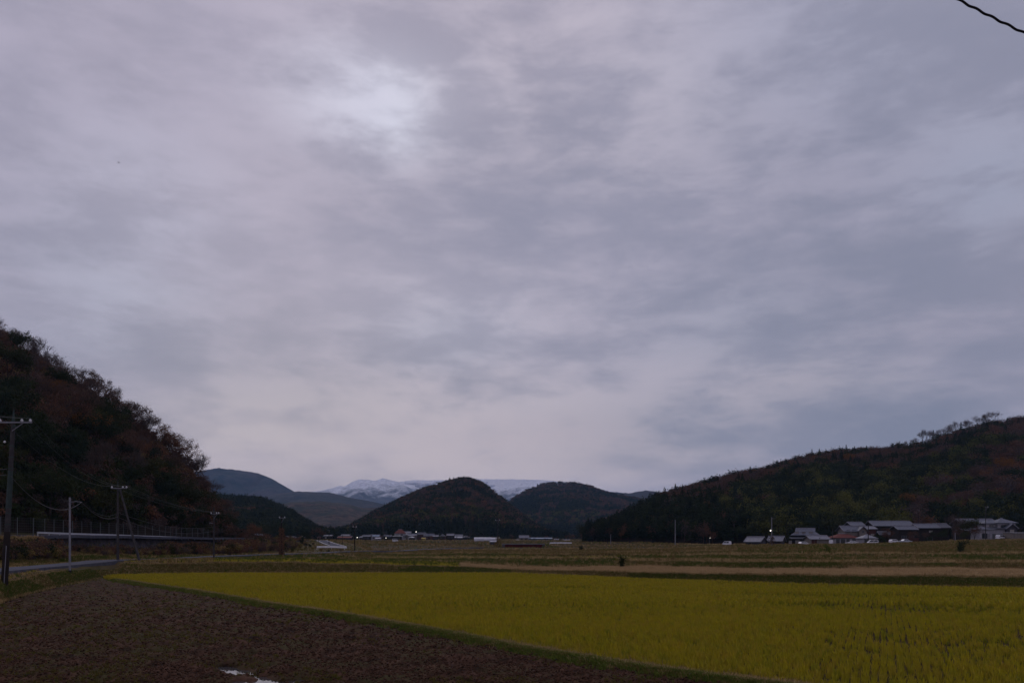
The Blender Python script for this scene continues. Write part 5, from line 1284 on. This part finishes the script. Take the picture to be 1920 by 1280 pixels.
lampost(1330, 1008.2, 340, 'faint lit lamp at the foot of the right hill above the fields', .10)
# wires
nW = 'overhead_wire'
for a, c_, h in ((-.95, -.8, 0), (.9, .85, 0), (1.62, 1.4, 0)):
    wiregeo(nW, T1(z + .35, a), T3(z3 + .35, c_), 1.6, .016, 'thin wire from the big left pole to the propped pole', group='wires between the first two poles')
for c_, d_ in ((-.8, -.45), (.85, .55), (1.4, .95)):
    wiregeo(nW, T3(z3 + .35, c_), T4(8.7, d_), .8, .016, 'thin wire from the propped pole to the third pole', group='wires between the propped and third pole')
cabm = mat('grey_cable', (.10, .095, .105), rough=.8)
arm_end = g2_ + Vector((1.45, -.1, H2 - .55))
wiregeo('phone_cable', T1(ZC + (HZ - 893) / F * g1_.y - g1_.z, .2), arm_end, 1.75, .038, 'sagging grey cable from the big left pole to the thin service pole', m=cabm, group=None)
wiregeo('phone_cable', arm_end, T3(6.7, 0), .95, .035, 'sagging grey cable from the service pole to the propped pole', m=cabm, group=None)
wiregeo(nW, g2_ + Vector((0, 0, H2 - .3)), g2_ + Vector((-9, 14, H2 + .8)), .3, .016, 'thin wire running left from the head of the service pole', group=None)
wiregeo(nW, arm_end, T3(7.2, 0), .9, .016, 'thin wire just above the cable between service pole and propped pole', group=None)
wiregeo('phone_cable', T3(6.7, 0), T4(5.2, 0), 1.3, .028, 'long sagging lower cable from the propped pole to the third pole', m=cabm, group=None)
wiregeo('phone_cable', T3(7.4, 0), T4(6.0, 0), 1.1, .022, 'upper of two cables between the propped and third pole', m=cabm, group=None)
for a in (-.95, .9, 1.62): wiregeo(nW, T1(z + .35, a), P(-420, 690, 46) + Vector((a, 0, 0)), .6, .016, 'thin wire leaving the left edge from the big pole', group='wires leaving the left edge')
zz_ = ZC + (HZ - 888) / F * g1_.y - g1_.z
wiregeo('phone_cable', T1(zz_ - .1, -.2), T1(zz_ - .7, -.2) + Vector((-16, -8, 0)), .5, .025, 'pale cable leaving the left edge level from the big pole', m=cabm, group=None)
wiregeo('phone_cable', T1(zz_ + .4, -.2), T1(zz_ - .6, -.2) + Vector((-14, -14, 1)), .8, .03, 'pale cable leaving the left edge with a sag', m=cabm, group=None)
wiregeo(nW, T4(8.7, .5), g5_ + Vector((.6, -.2, 8.6)), .6, .014, 'thin wire from the third pole to the ivy covered pole', group=None)
wiregeo(nW, g5_ + Vector((.6, -.2, 8.6)), g6_ + Vector((.5, -.2, 6.9)), .9, .014, 'thin wire from the ivy covered pole across the field', group=None)
# heavy twisted cable, near and high at top right
twm = mat('black_rubber', (.012, .011, .012), rough=.6)
ctl = [P(1500, -165, 13.2), P(1640, -82, 12.8), P(1790, -4, 12.4), P(1820, 12, 12.3), P(1870, 37.5, 12.15), P(1920, 62, 12.0), P(2080, 132, 11.6), P(2300, 210, 11.2), Vector((14.0, 9.8, 10.2)), Vector((20, 7, 8.6)), Vector((27, 4, 8.0))]
pts = []
for i in range(len(ctl) - 1):
    for k in range(30): pts.append(ctl[i].lerp(ctl[i + 1], k / 30))
pts.append(ctl[-1])
for _ in range(25): pts = [pts[0]] + [(pts[i - 1] + pts[i] * 2 + pts[i + 1]) / 4 for i in range(1, len(pts) - 1)] + [pts[-1]]
# resample evenly
tot = 0; dist = [0]
for i in range(1, len(pts)): tot += (pts[i] - pts[i - 1]).length; dist.append(tot)
res = []; s = 0; i = 0
while s < tot:
    while dist[i + 1] < s: i += 1
    q = pts[i].lerp(pts[i + 1], (s - dist[i]) / max(1e-6, dist[i + 1] - dist[i])); res.append((q, s)); s += .02
mid = res[len(res) // 2][0].copy(); per = .275
root = empty('twisted_cable', mid); tag(root, 'black twisted cable crossing the top right corner of the sky', 'cable')
for ph, am, rad in ((0, .0065, .0175),):
    b = MB(); b.tube([q - mid + Vector((0, math.cos(2 * math.pi * s / per + ph) * am, math.sin(2 * math.pi * s / per + ph) * am * 1.15)) for q, s in res], rad, 8); b.build('strand', twm, root, smooth=True)

# ================================================================= cars
carw = mat('white_car_paint', (.62, .62, .66), rough=.25, spec=.6); cars_ = mat('silver_car_paint', (.38, .42, .48), rough=.25, spec=.6); tyre = mat('tyre', (.015, .015, .016), rough=.9)
lampr = mat('tail_lamp', (.25, .01, .01), rough=.3); rim = mat('wheel_rim', (.4, .4, .42), rough=.3, metal=.7)
def car(px, Y, rz, kind, paint, label, dz=0):
    g = onground(px, Y); e = empty('parked_car', g + Vector((0, 0, dz)), rz); tag(e, label, 'car', None)
    L_, Wd, Hh = {'van': (3.4, 1.48, 1.85), 'hatch': (3.9, 1.65, 1.5), 'sedan': (4.4, 1.7, 1.42), 'minivan': (4.3, 1.7, 1.75)}[kind]
    h = L_ / 2; wl = .78 if kind != 'van' else .85
    if kind == 'van': top = [(-h, .25), (-h + .02, 1.0), (-h + .12, Hh - .08), (-h + .35, Hh), (h - .9, Hh), (h - .25, 1.05), (h - .02, .85), (h, .28)]
    elif kind == 'sedan': top = [(-h, .3), (-h + .04, .92), (-h + .8, .98), (-h + 1.35, Hh), (h - 1.9, Hh), (h - 1.15, .95), (h - .1, .78), (h, .3)]
    elif kind == 'hatch': top = [(-h, .3), (-h + .05, .95), (-h + .35, Hh - .06), (-h + .8, Hh), (h - 1.7, Hh), (h - .95, .98), (h - .08, .8), (h, .3)]
    else: top = [(-h, .3), (-h + .04, 1.0), (-h + .2, Hh - .06), (-h + .6, Hh), (h - 1.6, Hh - .02), (h - .8, 1.05), (h - .08, .85), (h, .3)]
    b = MB(); n = len(top)
    def yy(z_): return Wd / 2 * (1 if z_ < 1.0 else 1 - .16 * (z_ - 1.0) / max(.4, Hh - 1.0))
    for s in (-1, 1):
        q = [(x_, s * yy(z_), z_) for x_, z_ in top]; b.poly(q if s < 0 else q[::-1])
    for i in range(n - 1):
        (x0, z0), (x1, z1) = top[i], top[i + 1]; b.quad((x0, -yy(z0), z0), (x0, yy(z0), z0), (x1, yy(z1), z1), (x1, -yy(z1), z1))
    b.quad((-h, -Wd / 2, .3), (h, -Wd / 2, .28), (h, Wd / 2, .28), (-h, Wd / 2, .3))
    body = b.build('body', paint, e)
    # glass just proud of the body
    up = [p for p in top if p[1] > .9]
    a0, a1 = up[0], up[-1]; roof = [p for p in up if p[1] > Hh - .1]
    zb = max(a0[1], a1[1]) + .02; rl, rr2 = roof[0], roof[-1]
    for s in (-1, 1):
        gb = MB(); xa = a0[0] + (.1 if kind != 'sedan' else .75); xb = a1[0] - .05
        cuts = [0, .48, .52, 1]
        for u0, u1 in ((0, .48), (.52, 1)):
            lx_ = lambda u: xa + .1 + (xb - xa - .2) * u
            tx = lambda u: rl[0] + .12 + (rr2[0] - rl[0] - .2) * u
            q = [(lx_(u0), s * (yy(zb) + .006), zb + .03), (lx_(u1), s * (yy(zb) + .006), zb + .03), (tx(u1), s * (yy(Hh - .12) + .006), Hh - .13), (tx(u0), s * (yy(Hh - .12) + .006), Hh - .13)]
            gb.poly(q if s < 0 else q[::-1])
        gb.build('side_window', glass, e)
    gb = MB(); d = Vector((rr2[0] - a1[0], 0, rr2[1] - a1[1])); nrm = Vector((d.z, 0, -d.x)).normalized() * .008 * (1 if d.z > 0 else -1)
    p_ = Vector((a1[0], 0, a1[1])) + d * .1 + nrm; q_ = Vector((a1[0], 0, a1[1])) + d * .88 + nrm
    gb.quad((p_.x, -yy(1) * .88, p_.z), (p_.x, yy(1) * .88, p_.z), (q_.x, yy(Hh) * .9, q_.z), (q_.x, -yy(Hh) * .9, q_.z)); gb.build('windscreen', glass, e)
    for sx_ in (-1, 1):
        for sy_ in (-1, 1):
            wb_ = MB(); cx = sx_ * (h - .68); cy = sy_ * (Wd / 2 - .1)
            wb_.tube([(cx, cy - .1, .3), (cx, cy + .1, .3)], .3, 14); wo_ = wb_.build('wheel', tyre, e)
            rb = MB(); rb.tube([(cx, cy + sy_ * .1, .3), (cx, cy + sy_ * .115, .3)], .18, 10); rb.build('rim', rim, wo_)
    for s in (-1, 1):
        hb_ = MB(); hb_.box((h - .02, s * (Wd / 2 - .22), .68), (.08, .28, .16)); hb_.build('headlight', glass, e)
        hb_ = MB(); hb_.box((-h + .02, s * (Wd / 2 - .14), .85), (.07, .16, .24)); hb_.build('tail_light', lampr, e)
car(1363, 318, 2.2, 'van', carw, 'small white van parked alone at the left end of the village')
car(1508, 277, .25, 'hatch', carw, 'white car parked before the dark farmhouse')
car(1557, 285, 1.3, 'van', carw, 'white van seen end on beside the pole left of the red roofed house')
car(1597, 276, 2.9, 'sedan', carw, 'white car in front of the red roofed house')
car(1636, 268, 3.0, 'van', carw, 'white van in front of the small pale outbuilding')
car(1677, 288, .3, 'hatch', carw, 'white car half hidden by shrubs left of the silver one')
car(1698, 284, .15, 'sedan', cars_, 'silver car by the brown board fence')
car(1877, 287, .5, 'minivan', carw, 'white minivan parked before the white two storey house')
car(741, 480, .2, 'van', carw, 'tiny white van on the field road before the centre village', .1)

# ================================================================= garden trees, shrubs, bird
for (px, Y, kd, s, lb) in ((1668, 300, 'russet', .62, 'dark red garden tree in front of the long tiled roof'), (1655, 296, 'ever', .42, 'low green garden shrub beside the dark red tree'), (1735, 296, 'russet', .5, 'reddish garden tree before the pale roofed dark house'), (1787, 300, 'bare', .95, 'wide bare grey garden tree right of the village middle'),
                           (1800, 292, 'russet', .55, 'russet shrub below the bare garden tree'), (1824, 302, 'ever', .95, 'dark rounded pine before the right long roof'), (1826, 288, 'russet', .5, 'dark red shrub left of the white two storey house'), (1812, 284, 'ever', .4, 'low dark hedge tree left of the red shrub'), (1765, 288, 'ever', .45, 'dark evergreen in front of the brownish roof'),
                           (1745, 285, 'ever', .35, 'dark low shrub under the small white window'), (1713, 290, 'russet', .5, 'dim russet tree between the two dark houses'), (1640, 300, 'ever', .5, 'dark evergreen at the left end of the long roof'), (1548, 312, 'ever', .75, 'dark tree filling the gap right of the farmhouse'), (1912, 310, 'ever', 1.0, 'dark evergreen behind the white house at the right edge'),
                           (1470, 296, 'ever', .5, 'dark evergreen between second shed and farmhouse'), (515, 520, 'ever', 1.5, 'broad dark evergreen standing before the left village'), (500, 500, 'ever', 1.3, 'dark evergreen left of the broad one before the left village'), (530, 540, 'ever', 1.2, 'dark evergreen right of the broad one before the left village'),
                           (486, 250, 'russet', .62, 'russet roadside tree between the third pole and the ivy covered pole'), (456, 230, 'russet', .55, 'russet roadside bush just right of the third pole'), (598, 340, 'russet', .6, 'bushy brown tree left of the road bend'), (575, 330, 'ever', .6, 'dark bush right of the pole before the dark slope')):
    g = onground(px, Y); put_tree(kd, int(px), g - Vector((0, 0, .5)), px, s, lb)
def shrub(px, py, hpx, label, m, wide=.35, Y=None):
    g = hit(px, py) if Y is None else onground(px, Y); H = hpx / F * g.y
    e = empty('shrub', g); tag(e, label, 'shrub')
    r = random.Random(int(px)); tp = [(Vector((r.gauss(0, wide * H * .4), r.gauss(0, wide * H * .4), H * u)), None) for u in np.linspace(.15, .85, 9)]
    b = MB()
    for t_ in tp: b.tube([(0, 0, -.1), tuple(t_[0])], [.05, .02], 4)
    b.build('stems', bark, e); b = MB(); leafquads(b, tp, 700, .11 * H, .11 * H, r, 1); b.build('foliage', m, e)
shrub(1165, 1063, 20, 'dark upright bush alone on the terrace edge right of centre', lf_ever, .3)
shrub(1802, 1036, 24, 'dim upright bush on the grass bank below the right village', lf_ever, .35)
shrub(1551, 1036, 16, 'low green bush on the bank below the garage', gm_green, .8)
shrub(1090, 1031, 9, 'small dark bush beyond the red bridge', lf_ever, .8)
shrub(645, 1044, 5, 'very low dark bush in the hollow below the white rail', lf_ever, 1.5)
shrub(900, 1024, 6, 'low brown bush left of the central pole', gm_brown, 1.2)
shrub(936, 1026, 8, 'brown bush at the left end of the red bridge', gm_brown, 1.0, 256)
shrub(1027, 1026, 8, 'olive bush at the right end of the red bridge', gm_green, 1.2, 256)
shrub(1262, 1052, 10, 'small weedy bush on the terrace edge', gm_brown, .6)
# bird
p = P(222.5, 305, 70); e = empty('bird', p); tag(e, 'tiny dark bird gliding high in the left sky', 'bird')
b = MB(); b.tube([(-.16, 0, 0), (-.08, 0, .01), (0, 0, .02), (.08, 0, .015), (.13, 0, .015), (.17, 0, .0)], [.01, .03, .04, .032, .025, .004], 8)
bm_ = mat('bird_feathers', (.03, .028, .028), rough=.8)
for s in (-1, 1):
    q = [(.05, s * .02, .03), (.07, s * .14, .07), (.0, s * .30, .03), (-.03, s * .15, .06), (-.05, s * .02, .03)]; b.poly(q); b.poly([(a, c, d - .006) for a, c, d in q][::-1])
b.poly([(-.14, -.02, 0), (-.14, .02, 0), (-.24, .05, .0), (-.24, -.05, .0)])
e.scale = (.62,) * 3; bo = b.build('body', bm_, e); e.rotation_euler = (R(15), 0, R(25))

# village gardens and hedges as one dark mass of planting between the far houses
r_ = np.random.default_rng(77); n = 420
px = np.concatenate([r_.uniform(430, 600, 120), r_.uniform(655, 900, 220), r_.uniform(900, 1110, 80)]); y = r_.uniform(600, 715, n); x = (px - 960) / F * y
scatter('village_planting', 'dark hedges and garden trees between the small houses of the far village', np.stack([x, y, gz(x, y) - .2], 1), r_.uniform(0, 6.28, n), r_.uniform(.15, .55, n), r_.integers(0, 3, n), [lowtree('b', 91, 9, 90, 1.2, lf_ever), lowtree('b', 92, 9, 90, 1.2, lf_brown), lowtree('con', 93, 12, 90, 1.2, lf_con)], 'hedges')

# ================================================================= haze
b = MB(); b.box((0, 5600, 379), (14000, 12400, 762))
b.v = [(x_, y_, max(z_, -2.0)) for x_, y_, z_ in b.v]
hz = bpy.data.materials.new('haze'); hz.use_nodes = True; t_ = hz.node_tree
for n in list(t_.nodes): t_.nodes.remove(n)
pv = t_.nodes.new('ShaderNodeVolumePrincipled'); pv.inputs['Density'].default_value = 4.6e-5; pv.inputs['Color'].default_value = (.38, .62, 1, 1); pv.inputs['Anisotropy'].default_value = .2
mo = t_.nodes.new('ShaderNodeOutputMaterial'); t_.links.new(pv.outputs[0], mo.inputs['Volume'])
tag(b.build('haze', hz), 'thin bluish evening haze over the valley', 'haze', None, 'stuff')
